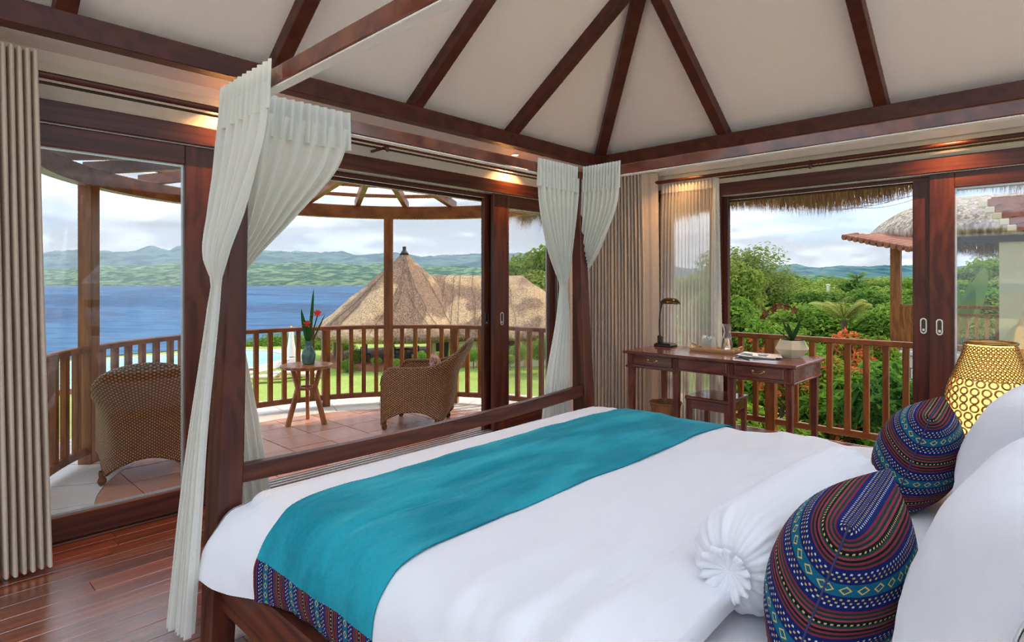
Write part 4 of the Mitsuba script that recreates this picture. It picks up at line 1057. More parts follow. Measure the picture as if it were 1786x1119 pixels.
# faceted pot with an orchid
mat('pot', (0.60, 0.54, 0.40), rough=0.6)
px_, py_ = 5.08, 1.665
pot = thing('flower_pot', 'beige faceted six sided pot at the right end of the desk', 'flower pot')
v, f = lathe([(.001, 0), (.075, 0), (.142, .072), (.105, .142), (.094, .142), (.120, .085), (.001, .08)], 6, (0, 0, 0))
part(pot, 'body', move((v, f), (px_, py_, DZ), rz=.3), 'mat_pot')
part(pot, 'soil', lathe([(.001, .132), (.098, .132)], 6, (px_, py_, DZ)), 'mat_dark')
orc = thing('orchid', 'potted orchid with dark rust coloured blooms on an arching stem, on the desk', 'plant')
bz = DZ + .13
for a, L, up, w in ((2.2, .17, .12, .045), (.4, .16, .05, .04), (-1.3, .20, .04, .045), (-2.4, .15, .16, .04), (1.3, .10, .17, .036), (-.6, .10, .19, .036), (3.0, .08, .15, .034), (-1.9, .22, .06, .04), (1.0, .2, .06, .04)):
    b0 = np.array([px_, py_, bz]); tip = b0 + [L * math.cos(a), L * math.sin(a), up]
    m = leaf_blade(b0, tip, w, None, -.18 if up < .1 else .05, 9)
    part(orc, 'leaf', m, 'mat_leaf', True, color=leafcol(m, (.035, .09, .03)))
cs = PchipInterpolator([0, 1, 2, 3, 4], np.array([(px_ + .02, py_ - .0, bz), (px_ + .02, py_ - .045, bz + .14), (px_ + .01, py_ - .005, bz + .265), (px_ - .0, py_ + .09, bz + .30), (px_ - .02, py_ + .235, bz + .20)]))
stm = cs(np.linspace(0, 4, 40)); m = tube(stm, .0042, 6)
part(orc, 'stem', m, 'mat_leaf', True, color=leafcol(m, (.10, .16, .05)))
mat('orchid_petal', (0.15, 0.055, 0.012), rough=0.5)
ro = random.Random(4)
for t in (2.0, 2.55, 2.95, 3.25, 3.5, 3.75, 3.95):
    c = cs(t) + np.array([ro.uniform(-.015, .015), ro.uniform(-.01, .01), -.014])
    face = np.array([-.75, -.45, .2]); face /= np.linalg.norm(face)
    _, s_, u_ = frame_of(face)
    ms = []
    for q in range(5):
        a = 2 * PI * q / 5 + ro.random()
        dirv = math.cos(a) * s_ + math.sin(a) * u_ + face * .25
        ms.append(leaf_blade(c, c + dirv * (.034 + .008 * (q % 2)), .024, np.cross(dirv, face), .15, 5))
    part(orc, 'bloom', cat(ms), 'mat_orchid_petal', True, label='rust brown bloom')

# ---------------------------------------------------------------- bedside table and ring lamp
nx, ny = 3.40, .30
nt = thing('bedside_table', 'dark wooden bedside table under the ring lamp, beyond the bed', 'table')
part(nt, 'top', box(nx - .21, ny - .25, .53, nx + .24, ny + .22, .56, .006), 'mat_desk')
part(nt, 'body', box(nx - .19, ny - .23, .12, nx + .22, ny + .20, .53, .004), 'mat_desk')
dr_ = part(nt, 'drawer', box(nx - .16, ny + .19, .36, nx + .19, ny + .212, .50, .004), 'mat_desk')
part(dr_, 'knob', lathe([(.001, 0), (.012, 0), (.010, .01), (.014, .02), (.001, .026)], 12) if False else move(lathe([(.001, 0), (.012, 0), (.010, .01), (.014, .02), (.001, .026)], 12), (nx, ny + .21, .43), rx=-PI / 2), 'mat_brass', True)
for x, y in ((nx - .17, ny - .21), (nx - .17, ny + .18), (nx + .2, ny - .21), (nx + .2, ny + .18)):
    part(nt, 'leg', bar((x, y, .13), (x, y, 0), .045, .045, (1, 0, 0), .003, .035, .035), 'mat_desk_leg')
Lx, Ly, Lz = 3.33, .26, .56
ring_lamp = thing('table_lamp', 'glowing golden table lamp of interlocked metal rings behind the white pillows', 'lamp')
mat('gold', (0.46, 0.29, 0.11), rough=0.3, metallic=1.0)
lprof = PchipInterpolator([0, .08, .20, .32, .42, .52, .56], [.115, .150, .172, .160, .132, .098, .090])
part(ring_lamp, 'base', lathe([(.001, 0), (.115, 0), (.118, .012), (.115, .02), (.001, .02)], 32, (Lx, Ly, Lz)), 'mat_gold', 30)
zz = np.linspace(.02, .555, 40)
key = part(ring_lamp, 'liner', lathe([(float(lprof(z)) - .012, z) for z in zz], 40, (Lx, Ly, Lz)), 'mat_shade_liner', True, label='glowing pale amber liner') if False else None
mat('shade_liner', (0.85, 0.60, 0.25), rough=0.7)
key = part(ring_lamp, 'liner', lathe([(float(lprof(z)) - .012, z) for z in zz], 40, (Lx, Ly, Lz)), 'mat_shade_liner', True, label='glowing pale amber liner')
scene[key]['emitter'] = {'type': 'area', 'radiance': C(.28, .155, .038)}
tor = mikit.ply(tri(trimesh.creation.torus(.0148, .0040, 16, 6)), 'mat_gold', True)
tor2 = mikit.ply(tri(trimesh.creation.torus(.0068, .0030, 10, 5)), 'mat_gold', True)
def ring_at(a, z, d, base_):
    r = float(lprof(z)); sl = float(lprof.derivative()(z))
    nrm = np.array([math.cos(a), math.sin(a), -sl]); nrm /= np.linalg.norm(nrm)
    tg = np.array([-math.sin(a), math.cos(a), 0.0]); bt = np.cross(nrm, tg)
    M = np.eye(4); M[:3, 0], M[:3, 1], M[:3, 2] = tg, bt, nrm; M[:3, 3] = [Lx + r * math.cos(a), Ly + r * math.sin(a), Lz + z]
    return T(M.tolist())
z, row = .045, 0
big = []
while z < .40:
    n = int(2 * PI * float(lprof(z)) / .041)
    for q in range(n):
        a = 2 * PI * (q + .5 * (row % 2)) / n
        if math.cos(a - math.atan2(-Ly, -Lx)) > -.25: big.append((a, z))
    z += .0345; row += 1
for a, z in big[:300]:
    part(ring_lamp, 'ring', tor, None, tw=ring_at(a, z, 1, None))
small = []
tv, tf = tri(trimesh.creation.torus(.0066, .0026, 8, 4))
z, row = .408, 0
while z < .55:
    r = float(lprof(z)); n = int(2 * PI * r / .0165)
    for q in range(n):
        M = np.array(ring_at(2 * PI * (q + .5 * (row % 2)) / n, z, 1, None).matrix, float).reshape(4, 4)
        small.append((tv @ M[:3, :3].T + M[:3, 3], tf))
    z += .0145; row += 1
part(ring_lamp, 'collar', cat(small), 'mat_gold', True, label='band of tiny golden rings round the neck', kind='stuff')
part(ring_lamp, 'rim', lathe([(.088, .553), (.096, .553), (.098, .560), (.092, .565), (.086, .560), (.088, .553)], 32, (Lx, Ly, Lz)), 'mat_gold', True)

# ---------------------------------------------------------------- the grounds, the sea and the far shore
V2, R2 = np.array([.7243, .6895]), np.array([.6895, -.7243])
def at(D, u): return D * (V2 + u * R2)          # a place on the ground: distance ahead, sideways slope
def ground_z(x, y):
    t = np.maximum((y - 6.0) / 7.0, (x - 8.0) / 16.0)
    return -.50 - 3.6 * smooth01(t)
gx, gy = np.concatenate([np.arange(-30, 40, 1.0), np.arange(40, 140, 4.0)]), np.concatenate([np.arange(-70, -10, 4.0), np.arange(-10, 58.1, 1.0)])
GX, GY = np.meshgrid(gx, gy, indexing='ij')
shore = 50 + 3 * np.sin(GX * .11) + np.clip(GX - 30, 0, 200) * .55
GZ = ground_z(GX, GY) + .12 * (meshkit.fbm(np.stack([GX * .15, GY * .15, GX * 0], -1), 3, 2) - .5) - 9.0 * smooth01((GY - shore) / 7)
def ground_col(p, n, uv):
    grass = lawn_c(p, n, uv)
    peb = mix((0.20, 0.19, 0.10), (0.60, 0.54, 0.42), smoothstep(.35, .65, fbm(p.x * 14, p.y * 14, 0, 3)))
    bed_ = smoothstep(0, 1, (14.0 - p.x) * 0.5) * smoothstep(0, 1, (6.5 - p.y) * 0.7)
    wild = smoothstep(0, 1, (p.x - 14.0) * 0.4) * smoothstep(0, 1, (14.0 - p.y) * .3)
    return mix(mix(grass, peb, bed_ * 0.85), (0.06, 0.11, 0.025), wild)
mat('ground', proc(ground_col), rough=0.95, spec=0.1)
solo('lawn_ground', (np.stack([GX, GY, GZ], -1).reshape(-1, 3), gridf(len(gx), len(gy))), 'mat_ground', 'green lawn and garden ground sloping down from the house to the shore', kind='structure', smooth=True)
SEA = -9.0
solo('sea', (np.array([[-9000, 44, SEA], [9000, 44, SEA], [9000, 12000, SEA], [-9000, 12000, SEA]], float), np.array([[0, 1, 2], [0, 2, 3]])), 'mat_sea', 'deep blue sea between the lawn and the far hills', kind='structure')

def hills(name, label, d0, d1, hfun, m, seed, rough_, zb=SEA - 1, u0=-1.6, u1=1.4):
    us = np.linspace(u0, u1, 420); ds = np.linspace(0, 1, 26)
    U, Dd = np.meshgrid(us, ds, indexing='ij')
    D = d0 + (d1 - d0) * Dd
    xy = D[..., None] * V2 + (D * U)[..., None] * R2
    nzz = meshkit.fbm(np.stack([U * rough_, Dd * 5, U * 0], -1), 5, seed)
    rid = 1 - np.abs(2 * meshkit.fbm(np.stack([U * rough_ * 1.7, Dd * 4, U * 0 + 3], -1), 4, seed + 3) - 1)
    prof = np.sin(np.clip(Dd * 1.25, 0, 1) * PI / 2) ** .8 * (1 - .3 * smooth01((Dd - .8) / .2))
    Hh = hfun(U) * prof * (.55 + .55 * nzz + .25 * rid)
    Z = zb + Hh * (Dd > 0)
    solo(name, (np.concatenate([xy, Z[..., None]], -1).reshape(-1, 3), gridf(420, 26)[:, ::-1]), m, label, kind='structure', smooth=True)
I = lambda u, a, b: np.interp(u, a, b)
hills('hills_near', 'green wooded foothills along the far shore of the sea', 2300, 3000, lambda u: I(u, [-1.6, -.8, -.5, -.3, -.1, .05, .3, 1.4], [88, 82, 96, 100, 88, 80, 50, 24]), 'mat_hill_near', 4, 14)
hills('hills_far', 'blue mountain ridge behind the foothills across the sea', 3500, 4600, lambda u: I(u, [-1.6, -.8, -.55, -.4, -.25, -.05, .1, .3, .5, .62, 1.4], [250, 232, 258, 236, 216, 204, 200, 120, 140, 128, 120]), 'mat_hill_far', 9, 9)

hills('woodland', 'low wooded land behind the jungle on the right', 95, 700, lambda u: I(u, [.28, .40, .5, 1.6], [6, 9, 10, 11]), 'mat_woodland', 19, 26, -6.5, .30, 1.7)
scene['haze'] = {'type': 'cube', 'to_world': T().translate([0, 4900, 300]).scale([9000, 4000, 308.5]), 'bsdf': {'type': 'null'},
                 'interior': {'type': 'homogeneous', 'albedo': C(.86, .93, .99), 'sigma_t': 1 / 8500.0, 'phase': {'type': 'isotropic'}}}
tag('haze', 'thin blue haze over the far shore and the mountains', kind='structure')
# pool with coping
pool = Polygon([(3.0, 36.9), (3.5, 49.0), (12, 49.2), (19.4, 48.3), (20.6, 46.5), (20.4, 43.6), (18.6, 40.0), (15.0, 37.4), (11, 36.5)])
pk = thing('swimming_pool', 'pale turquoise swimming pool at the edge of the lawn above the sea', 'pool')
part(pk, 'water', prism(pool, -4.25, -4.02), 'mat_pool')
part(pk, 'coping', prism(pool.buffer(.55).difference(pool), -4.3, -3.96), 'mat_concrete')
part(pk, 'deck', prism(pool.buffer(1.6).difference(pool.buffer(.56)).intersection(sbox(12, 30, 40, 47.5)), -4.3, -4.0), 'mat_deck_stone', label='pale stone pool deck')
part(pk, 'kerb', prism(Polygon([(2.0, 36.2), (11.2, 35.85), (15.4, 36.75), (15.2, 36.95), (11.1, 36.05), (2, 36.4)]), -4.3, -3.88), 'mat_clay_tile', label='reddish kerb')

# ---------------------------------------------------------------- thatched pavilion on the lawn
pv = thing('thatched_pavilion', 'large thatched pavilion with a pointed roof standing on the lawn by the sea', 'pavilion')
PC = np.array([25.1, 34.5]); PZ, EZ_ = 3.55, -1.95
def thatch_patch(P, seed, amp=.10):
    n = np.cross(np.gradient(P, axis=0), np.gradient(P, axis=1)); n /= np.linalg.norm(n, axis=-1, keepdims=True) + 1e-9
    n *= np.where(n[..., 2:] < 0, -1, 1)
    return P + n * ((meshkit.fbm(P * [1.2, 1.2, .8], 3, seed) - .5) * 2 * amp)[..., None]
na, nr = 97, 24
aa = np.linspace(0, 2 * PI, na); tt = np.linspace(0, 1, nr)
Pc = np.zeros((na, nr, 3))
for i, a in enumerate(aa):
    seg = PI / 4; oct_ = math.cos(seg / 2) / math.cos((a + .35) % seg - seg / 2)
    r = 6.5 * (.55 * oct_ + .45)
    Pc[i, :, 0] = PC[0] + r * tt ** .94 * math.cos(a); Pc[i, :, 1] = PC[1] + r * tt ** .94 * math.sin(a)
    Pc[i, :, 2] = PZ + (EZ_ - PZ) * (tt * .92 + .08 * tt ** .5) + .25 * np.exp(-tt * 14)
Pc = thatch_patch(Pc, 3); Pc[-1] = Pc[0]
rim = Pc[:, -1:].copy(); rim[..., 2] -= .38; rim[:, 0, :2] = PC + (rim[:, 0, :2] - PC) * .97
und = rim.copy(); und[..., 2] += .30; und[:, 0, :2] = PC + (und[:, 0, :2] - PC) * .72
Pm = np.concatenate([Pc, rim, und], 1)
part(pv, 'main_roof', (Pm.reshape(-1, 3), gridf(na, nr + 2)), 'mat_thatch', True)
part(pv, 'finial', lathe([(.001, PZ - .1), (.34, PZ - .12), (.22, PZ + .06), (.13, PZ + .20), (.12, PZ + .36), (.15, PZ + .42), (.09, PZ + .46), (.001, PZ + .46)], 16, (PC[0], PC[1], 0)), 'mat_dark', True, label='dark cap at the top')
rr_ = random.Random(12)
for q in range(11):
    a0_ = rr_.uniform(2.6, 6.0); da = rr_.choice([-1, 1]) * rr_.uniform(.05, .5)
    pts = []
    for t in np.linspace(rr_.uniform(.06, .45), .98, 14):
        i = int(((a0_ + da * (1 - t)) % (2 * PI)) / (2 * PI) * (na - 1)); pts.append(Pc[i, min(nr - 1, int(t * (nr - 1)))] + [0, -.02, .07])
    pts = np.array(pts); pts[1:-1] = (pts[:-2] + pts[1:-1] + pts[2:]) / 3
    part(pv, 'rope', tube(pts, .017, 5), 'mat_rope_brown', True)
def hip_roof(P0, P1, hw, zr, ze, name, seed, n=30, m=16, mt='mat_thatch', bulge=.15, drop=.36, amp=.10, ropes=7):
    P0, P1 = np.array(P0, float), np.array(P1, float)
    d = (P1 - P0) / np.linalg.norm(P1 - P0); s = np.array([-d[1], d[0]])
    eave = []
    # closed eave outline with rounded ends; each point is joined with the nearest ridge point
    L = np.linalg.norm(P1 - P0)
    for t in np.linspace(0, L, n): eave.append((P0 + d * t - s * hw, P0 + d * t))
    for a in np.linspace(-PI / 2, PI / 2, n)[1:-1]: eave.append((P1 + (d * math.cos(a) + s * math.sin(a)) * hw, P1))
    for t in np.linspace(L, 0, n): eave.append((P0 + d * t + s * hw, P0 + d * t))
    for a in np.linspace(PI / 2, 3 * PI / 2, n)[1:]: eave.append((P0 + (d * math.cos(a) + s * math.sin(a)) * hw, P0))
    t = np.linspace(0, 1, m)
    G = np.array([[[*(r_ + (e - r_) * q), zr + (ze - zr) * (q * (1 - bulge) + bulge * q ** 3)] for q in t] for e, r_ in eave])
    G = thatch_patch(G, seed, amp); G[:, 0, :2] = [r_ for e, r_ in eave]; G[-1] = G[0]
    rim = G[:, -1:].copy(); rim[..., 2] -= drop
    und = rim.copy(); und[..., 2] += drop * .6; ctr = np.array([r_ for e, r_ in eave]); und[:, 0, :2] = ctr + (und[:, 0, :2] - ctr) * .75
    G = np.concatenate([G, rim, und], 1)
    k = part(pv, name, (G.reshape(-1, 3), gridf(len(eave), m + 2)), mt, True)
    for q in range(ropes):
        i = rr_.randrange(2, n - 2); j = max(0, min(n - 1, i + rr_.randint(-9, 9)))
        pts = [G[int(i + (j - i) * w_), int(w_ * (m - 1))] + [0, -.02, .07] for w_ in np.linspace(0, 1, 9)]
        part(k, 'rope', tube(pts, .016, 5), 'mat_rope_brown', True)
e1 = PC + np.array([.70, -.71]) * 2.0
hip_roof(e1, e1 + np.array([.72, -.695]) * 6.4, 4.7, 1.95, EZ_, 'side_roof', 5)
e2 = np.array([34.0, 34.6])
hip_roof(e2, e2 + np.array([.70, -.71]) * 4.0, 4.6, .95, -2.35, 'rear_roof', 6)
for a in np.linspace(0, 2 * PI, 9)[:-1]:
    q = PC + 5.0 * np.array([math.cos(a), math.sin(a)])
    part(pv, 'post', tube([(q[0], q[1], -4.1), (q[0] + .05, q[1], -1.9)], .13, 8), 'mat_bamboo', 40)
part(pv, 'deck', lathe([(.01, -3.72), (5.7, -3.72), (5.7, -4.15)], 40, (PC[0], PC[1], 0)), 'mat_deck_wood', 30)
part(pv, 'beam', tube([(PC[0] + 5.0 * math.cos(a), PC[1] + 5.0 * math.sin(a), -2.05) for a in np.linspace(0, 2 * PI, 33)[:-1]], .12, 6, True), 'mat_bamboo')
w0, wd = e1 - np.array([.69, .72]) * 3.4 + np.array([.72, -.695]) * .2, np.array([.72, -.695])
for q in range(6):
    a = w0 + wd * (q * 1.55); b_ = w0 + wd * (q * 1.55 + 1.5)
    wlp = part(pv, 'wall_panel', bar((a[0], a[1], -3.05), (b_[0], b_[1], -3.05), .12, 2.1, b=.01), 'mat_cream_wall')
    if q in (0, 2, 3):
        c = a + wd * .35 - np.array([.69, .72]) * .08; e = a + wd * 1.15 - np.array([.69, .72]) * .08
        part(wlp, 'window', bar((c[0], c[1], -2.95), (e[0], e[1], -2.95), .06, 1.2, b=.005), 'mat_dark', label='dark window')
    part(pv, 'post', tube([(a[0] - .1, a[1] - .1, -4.1), (a[0] - .1, a[1] - .1, -2.0)], .10, 8), 'mat_bamboo', 40)
w3 = e2 - np.array([.69, .72]) * 3.6
for q in range(4):
    a = w3 + wd * (q * 1.6 - 1.0); b_ = a + wd * 1.55
    part(pv, 'wall_panel', bar((a[0], a[1], -3.3), (b_[0], b_[1], -3.3), .12, 1.9, b=.01), 'mat_cream_wall')
# chairs and a table under the pavilion
def small_chair(x, y, rz, lab):
    k = thing('garden_chair', lab, 'chair', 'blue chairs under the pavilion')
    f = lambda m: move(m, (x, y, -3.72), rz=rz)
    part(k, 'seat', f(box(-.24, -.24, .40, .24, .24, .48, .02)), 'mat_cloth_blue')
    part(k, 'backrest', f(box(-.26, -.24, .46, -.20, .24, .95, .02)), 'mat_cloth_blue')
    for sx in (-.21, .21):
        for sy in (-.21, .21): part(k, 'leg', f(box(sx - .02, sy - .02, 0, sx + .02, sy + .02, .42)), 'mat_dark')
fr = PC - np.array([.69, .72]) * 3.2
for q, (o, dd, rz) in enumerate(((-2.1, .0, .5), (-.6, .6, 2.2), (.1, -.5, -.8), (1.0, .5, 1.8), (1.9, -.2, 2.9))):
    p = fr + wd * o + np.array([.69, .72]) * dd
    small_chair(p[0], p[1], rz, 'small blue cushioned chair under the thatched pavilion roof')
p = fr + wd * .3 + np.array([.69, .72]) * .2
pt_ = thing('dining_table', 'small wooden table among the blue chairs under the pavilion', 'table')
part(pt_, 'top', box(p[0] - .6, p[1] - .4, -3.02, p[0] + .6, p[1] + .4, -2.97, .01), 'mat_deck_wood')
for sx in (-.5, .5):
    for sy in (-.3, .3): part(pt_, 'leg', box(p[0] + sx - .03, p[1] + sy - .03, -3.72, p[0] + sx + .03, p[1] + sy + .03, -3.02), 'mat_deck_wood')
# closed parasol and sun loungers by the pool
um = thing('parasol', 'closed white parasol standing by the pool', 'parasol')
ux, uy = at(43, (508 - 893) / 1026)
part(um, 'canopy', lathe([(.30, -3.95), (.34, -3.6), (.22, -2.9), (.16, -2.1), (.05, -1.75), (.001, -1.7)], 16, (ux, uy, 0)), 'mat_canvas_white', True)
part(um, 'pole', tube([(ux, uy, -4.1), (ux, uy, -1.6)], .035, 8), 'mat_deck_wood', 40)
for q, (px, D) in enumerate(((470, 32.5), (505, 34.0), (540, 33.6))):
    x, y = at(D, (px - 893) / 1026)
    k = thing('sun_lounger', ('tan wooden sun lounger on the lawn, left of the side table', 'tan wooden sun lounger on the lawn behind the side table', 'tan wooden sun lounger on the lawn, right one behind the vase')[q], 'sun lounger', 'sun loungers on the lawn')
    f = lambda m: move(m, (x, y, -4.08), rz=-.6 + .2 * q)
    part(k, 'frame', f(box(-.95, -.33, .22, .95, .33, .30, .01)), 'mat_bamboo')
    part(k, 'mattress', f(cat([box(-.95, -.30, .30, .35, .30, .40, .03)])), 'mat_canvas_white')
    part(k, 'backrest', f(bar((.33, 0, .32), (.95, 0, .78), .6, .08)), 'mat_bamboo')
    for sx in (-.8, .8):
        for sy in (-.28, .28): part(k, 'leg', f(box(sx - .03, sy - .03, 0, sx + .03, sy + .03, .24)), 'mat_bamboo')

# ---------------------------------------------------------------- plants
def leaves(c, nrm, L, W, rng, col, droop=.25):
    """Folded leaf blades at the points c, facing roughly along nrm: vertices, triangles, colours."""
    n = len(c)
    d = rng.randn(n, 3); d -= (d * nrm).sum(1, keepdims=True) * nrm; d /= np.linalg.norm(d, axis=1, keepdims=True) + 1e-9
    s = np.cross(nrm, d)
    L = L * (.7 + .6 * rng.rand(n, 1)); W = W * (.7 + .6 * rng.rand(n, 1))
    tip = c + d * L * .55 - nrm * L * droop * .5; base_ = c - d * L * .45
    v = np.stack([base_, c + s * W / 2 + nrm * W * .18, tip, c - s * W / 2 + nrm * W * .18], 1).reshape(-1, 3)
    k = np.arange(n)[:, None] * 4
    f = np.concatenate([k + [0, 1, 2], k + [0, 2, 3]], 0)
    return v, f, np.repeat(col, 4, 0)
def crown(nb, nl, L, W, seed, c0, c1, tips=None, tipf=0.0, airy=.0, flat=.75, spread=.62):
    """A crown of unit radius, its centre at the origin."""
    r = np.random.RandomState(seed)
    cs_, rad = [], []
    while len(cs_) < nb:
        p = r.randn(3); p /= np.linalg.norm(p); p *= spread * (.55 + .45 * r.rand()); p[2] *= flat
        cs_.append(p); rad.append(.30 + .16 * r.rand())
    cs_, rad = np.array(cs_), np.array(rad)
    which = r.randint(0, nb, nl)
    d = r.randn(nl, 3); d[:, 2] += .25; d /= np.linalg.norm(d, axis=1, keepdims=True)
    pos = cs_[which] + d * (rad[which] * (1 - (.25 + airy) * r.rand(nl) ** 1.5))[:, None] * [1, 1, .85]
    nrm = d * .55 + r.randn(nl, 3) * .45 + [0, 0, .55]; nrm /= np.linalg.norm(nrm, axis=1, keepdims=True)
    t = np.clip(r.rand(nl) * .75 + .25 * r.rand(nb)[which], 0, 1)[:, None]
    col = np.array(c0) * (1 - t) + np.array(c1) * t
    if tips is not None:
        hot = (r.rand(nb)[which] < tipf) & (d[:, 2] > -.1) & (r.rand(nl) < .8)
        col[hot] = np.array(tips) * (.7 + .6 * r.rand(hot.sum(), 1))
    return (*leaves(pos, nrm, L, W, r, col), cs_)
def trunk_of(cs_, h, r0):
    ms = [tube([(0, 0, -h), (.03, .02, -h * .5), (0, 0, -.15)], [r0, r0 * .8, r0 * .6], 7)]
    for c in cs_[:9]: ms.append(tube([(0, 0, -.3), c * .5 + [0, 0, -.12], c], [r0 * .45, r0 * .3, r0 * .12], 5))
    return cat(ms)
G0, G1 = (.035, .10, .018), (.16, .29, .045)
protos = {}
def proto(name, *a, h=1.4, r0=.07, **k):
    v, f, col, cs_ = crown(*a, **k)
    protos[name] = float((v[:, 2]).max())
    scene['group_' + name] = {'type': 'shapegroup', 'foliage': mikit.ply((v, f), 'mat_leaf', color=col), 'trunk': mikit.ply(trunk_of(cs_, h, r0), 'mat_bark', True)}
proto('broad', 22, 5200, .115, .055, 1, (.09, .19, .03), (.32, .50, .09))
proto('dark', 20, 4800, .10, .05, 2, (.05, .13, .03), (.20, .36, .08))
proto('pale', 24, 4600, .12, .045, 3, (.16, .26, .05), (.44, .54, .13))
proto('airy', 30, 3600, .085, .035, 4, (.14, .20, .05), (.36, .44, .13), airy=.35, spread=.78, flat=.6)
proto('hedge', 26, 5000, .09, .05, 6, (.08, .18, .03), (.34, .52, .09), spread=.7)
def plant(name, key, label, cat_, group, x, y, top, rx, rz_, ang=0.0):
    """One plant: crown half-width rx and half-height rz_, its top at the height top."""
    k = num(name)
    scene[k] = {'type': 'instance', 'to_world': T().translate([float(x), float(y), float(top - rz_ * 1.15 * protos[key])]).rotate([0, 0, 1], float(ang)).scale([rx * 1.12, rx * 1.12, rz_ * 1.15]), 'group': {'type': 'ref', 'id': 'group_' + key}}
    tag(k, label, cat_, group)
rp = random.Random(21)
JL = {'broad': 'leafy green tropical tree in the jungle beyond the right railing', 'dark': 'dark green dense tropical tree in the jungle beyond the right railing', 'pale': 'pale yellow green tree in the jungle beyond the right railing', 'airy': 'tall airy olive green tree in the jungle beyond the right railing'}
def jungle(D, px, top_y, rx, rz_, key):
    u = (px - 893) / 1026; x, y = at(D, u); row_ = 'far row' if D > 50 else 'middle row' if D > 34.5 else 'near row'
    plant('jungle_tree', key, JL[key].replace('in the jungle', {'f': 'in the far treeline of the jungle', 'm': 'in the middle of the jungle', 'n': 'in the nearest row of the jungle'}[row_[0]]), 'tree', 'trees of the jungle beyond the right railing, ' + row_, x, y, 1.38 + (494 - top_y) / 1026 * D, rx, rz_, rp.uniform(0, 360))
# far treeline, then nearer rows
for px, ty, key in ((1255, 470, 'pale'), (1290, 486, 'dark'), (1330, 488, 'broad'), (1372, 477, 'dark'), (1400, 484, 'pale'), (1440, 484, 'broad'), (1475, 480, 'airy'), (1512, 486, 'dark'), (1545, 482, 'pale'), (1585, 482, 'broad'), (1625, 480, 'dark'), (1670, 470, 'pale'), (1715, 452, 'broad'), (1760, 440, 'pale'), (1805, 450, 'dark')):
    jungle(rp.uniform(58, 72), px, ty, rp.uniform(3.6, 4.8), rp.uniform(2.9, 3.6), key)
for px, ty, key in ((1240, 478, 'broad'), (1285, 500, 'pale'), (1335, 503, 'broad'), (1385, 500, 'dark'), (1430, 498, 'pale'), (1480, 500, 'dark'), (1530, 498, 'pale'), (1580, 497, 'broad'), (1640, 494, 'dark'), (1700, 486, 'broad'), (1760, 480, 'pale')):
    jungle(rp.uniform(38, 46), px, ty, rp.uniform(2.7, 3.5), rp.uniform(2.2, 2.8), key)
for px, ty, key in ((1260, 505, 'broad'), (1310, 523, 'broad'), (1365, 528, 'pale'), (1420, 525, 'broad'), (1475, 528, 'pale'), (1535, 522, 'broad'), (1595, 520, 'dark'), (1680, 500, 'broad'), (1740, 505, 'pale')):
    jungle(rp.uniform(23, 29), px, ty, rp.uniform(1.9, 2.5), rp.uniform(1.7, 2.2), key)
jungle(33, 1292, 424, 2.6, 2.0, 'airy'); jungle(31, 1278, 452, 1.9, 2.2, 'pale'); jungle(36, 1330, 462, 2.2, 1.6, 'airy')
for px, ty, D, key, rx, rz_ in ((888, 470, 66, 'dark', 5, 4), (915, 452, 70, 'broad', 5.5, 5), (950, 440, 72, 'broad', 5.5, 5), (978, 425, 64, 'broad', 4.5, 5.5), (1005, 415, 70, 'dark', 6, 6), (935, 470, 60, 'pale', 4.4, 4), (970, 480, 58, 'broad', 4.2, 4), (1010, 460, 60, 'broad', 5, 5), (995, 505, 50, 'pale', 3, 3)):
    x, y = at(D, (px - 893) / 1026)
    plant('shore_tree', key, 'green tree on the rise behind the thatched pavilion', 'tree', 'trees behind the pavilion', x, y, 1.38 + (494 - ty) / 1026 * D, rx, rz_, rp.uniform(0, 360))
for px, ty, D, rx in ((448, 586, 53, 1.5), (470, 580, 53, 1.6), (492, 577, 52, 1.6), (520, 580, 52, 1.5), (545, 578, 50, 1.5), (572, 584, 49, 1.3), (600, 590, 46.5, 1.0), (430, 596, 52, 1.2), (345, 606, 52, .8)):
    x, y = at(D, (px - 893) / 1026)
    plant('shore_bush', 'hedge', 'round green bush at the shore beyond the pool', 'bush', 'bushes at the shore', x, y, 1.38 + (494 - ty) / 1026 * D, rx, rx * .9, rp.uniform(0, 360))
for px, ty, D, rx in ((620, 607, 37.5, .55), (606, 625, 36, .5), (655, 622, 36, .35), (690, 624, 35.4, .35), (735, 610, 34.5, .5), (762, 612, 34, .45), (800, 600, 34.5, .6), (826, 606, 33.8, .5), (905, 596, 35, .7), (945, 585, 36, .9), (972, 590, 35, .9), (890, 618, 33, .4)):
    x, y = at(D, (px - 893) / 1026)
    plant('garden_bush', 'pale' if rx < .5 else 'hedge', 'small green bush planted beside the thatched pavilion', 'bush', 'bushes beside the pavilion', x, y, 1.38 + (494 - ty) / 1026 * D, rx, rx * .95, rp.uniform(0, 360))

# shrubs close to the right railing
def shrub(name, label, cat_, group, x, y, top, rx, rz_, nl, L, W, seed, c0, c1, tips=None, tipf=.4, nb=16):
    v, f, col, cs_ = crown(nb, nl, L / rx, W / rx, seed, tuple(1.5 * q for q in c0), tuple(1.5 * q for q in c1), tips, tipf)
    k = thing(name, label, cat_, group)
    sc = np.array([rx, rx, rz_]); o = np.array([x, y, top - rz_])
    part(k, 'foliage', (v * sc + o, f), 'mat_leaf', color=col)
    gz = float(ground_z(np.array(x), np.array(y)))
    ms = [tube([(x, y, gz - .05), (x + .02, y, (gz + top - rz_) / 2), (x, y, top - rz_ * 1.1)], [.035, .03, .02], 6)] + [tube([(x, y, gz + .1), o + c * sc * .5, o + c * sc], [.014, .010, .004], 5) for c in cs_[:8]]
    part(k, 'stem', cat(ms), 'mat_bark', True)
RED = (.70, .20, .075)
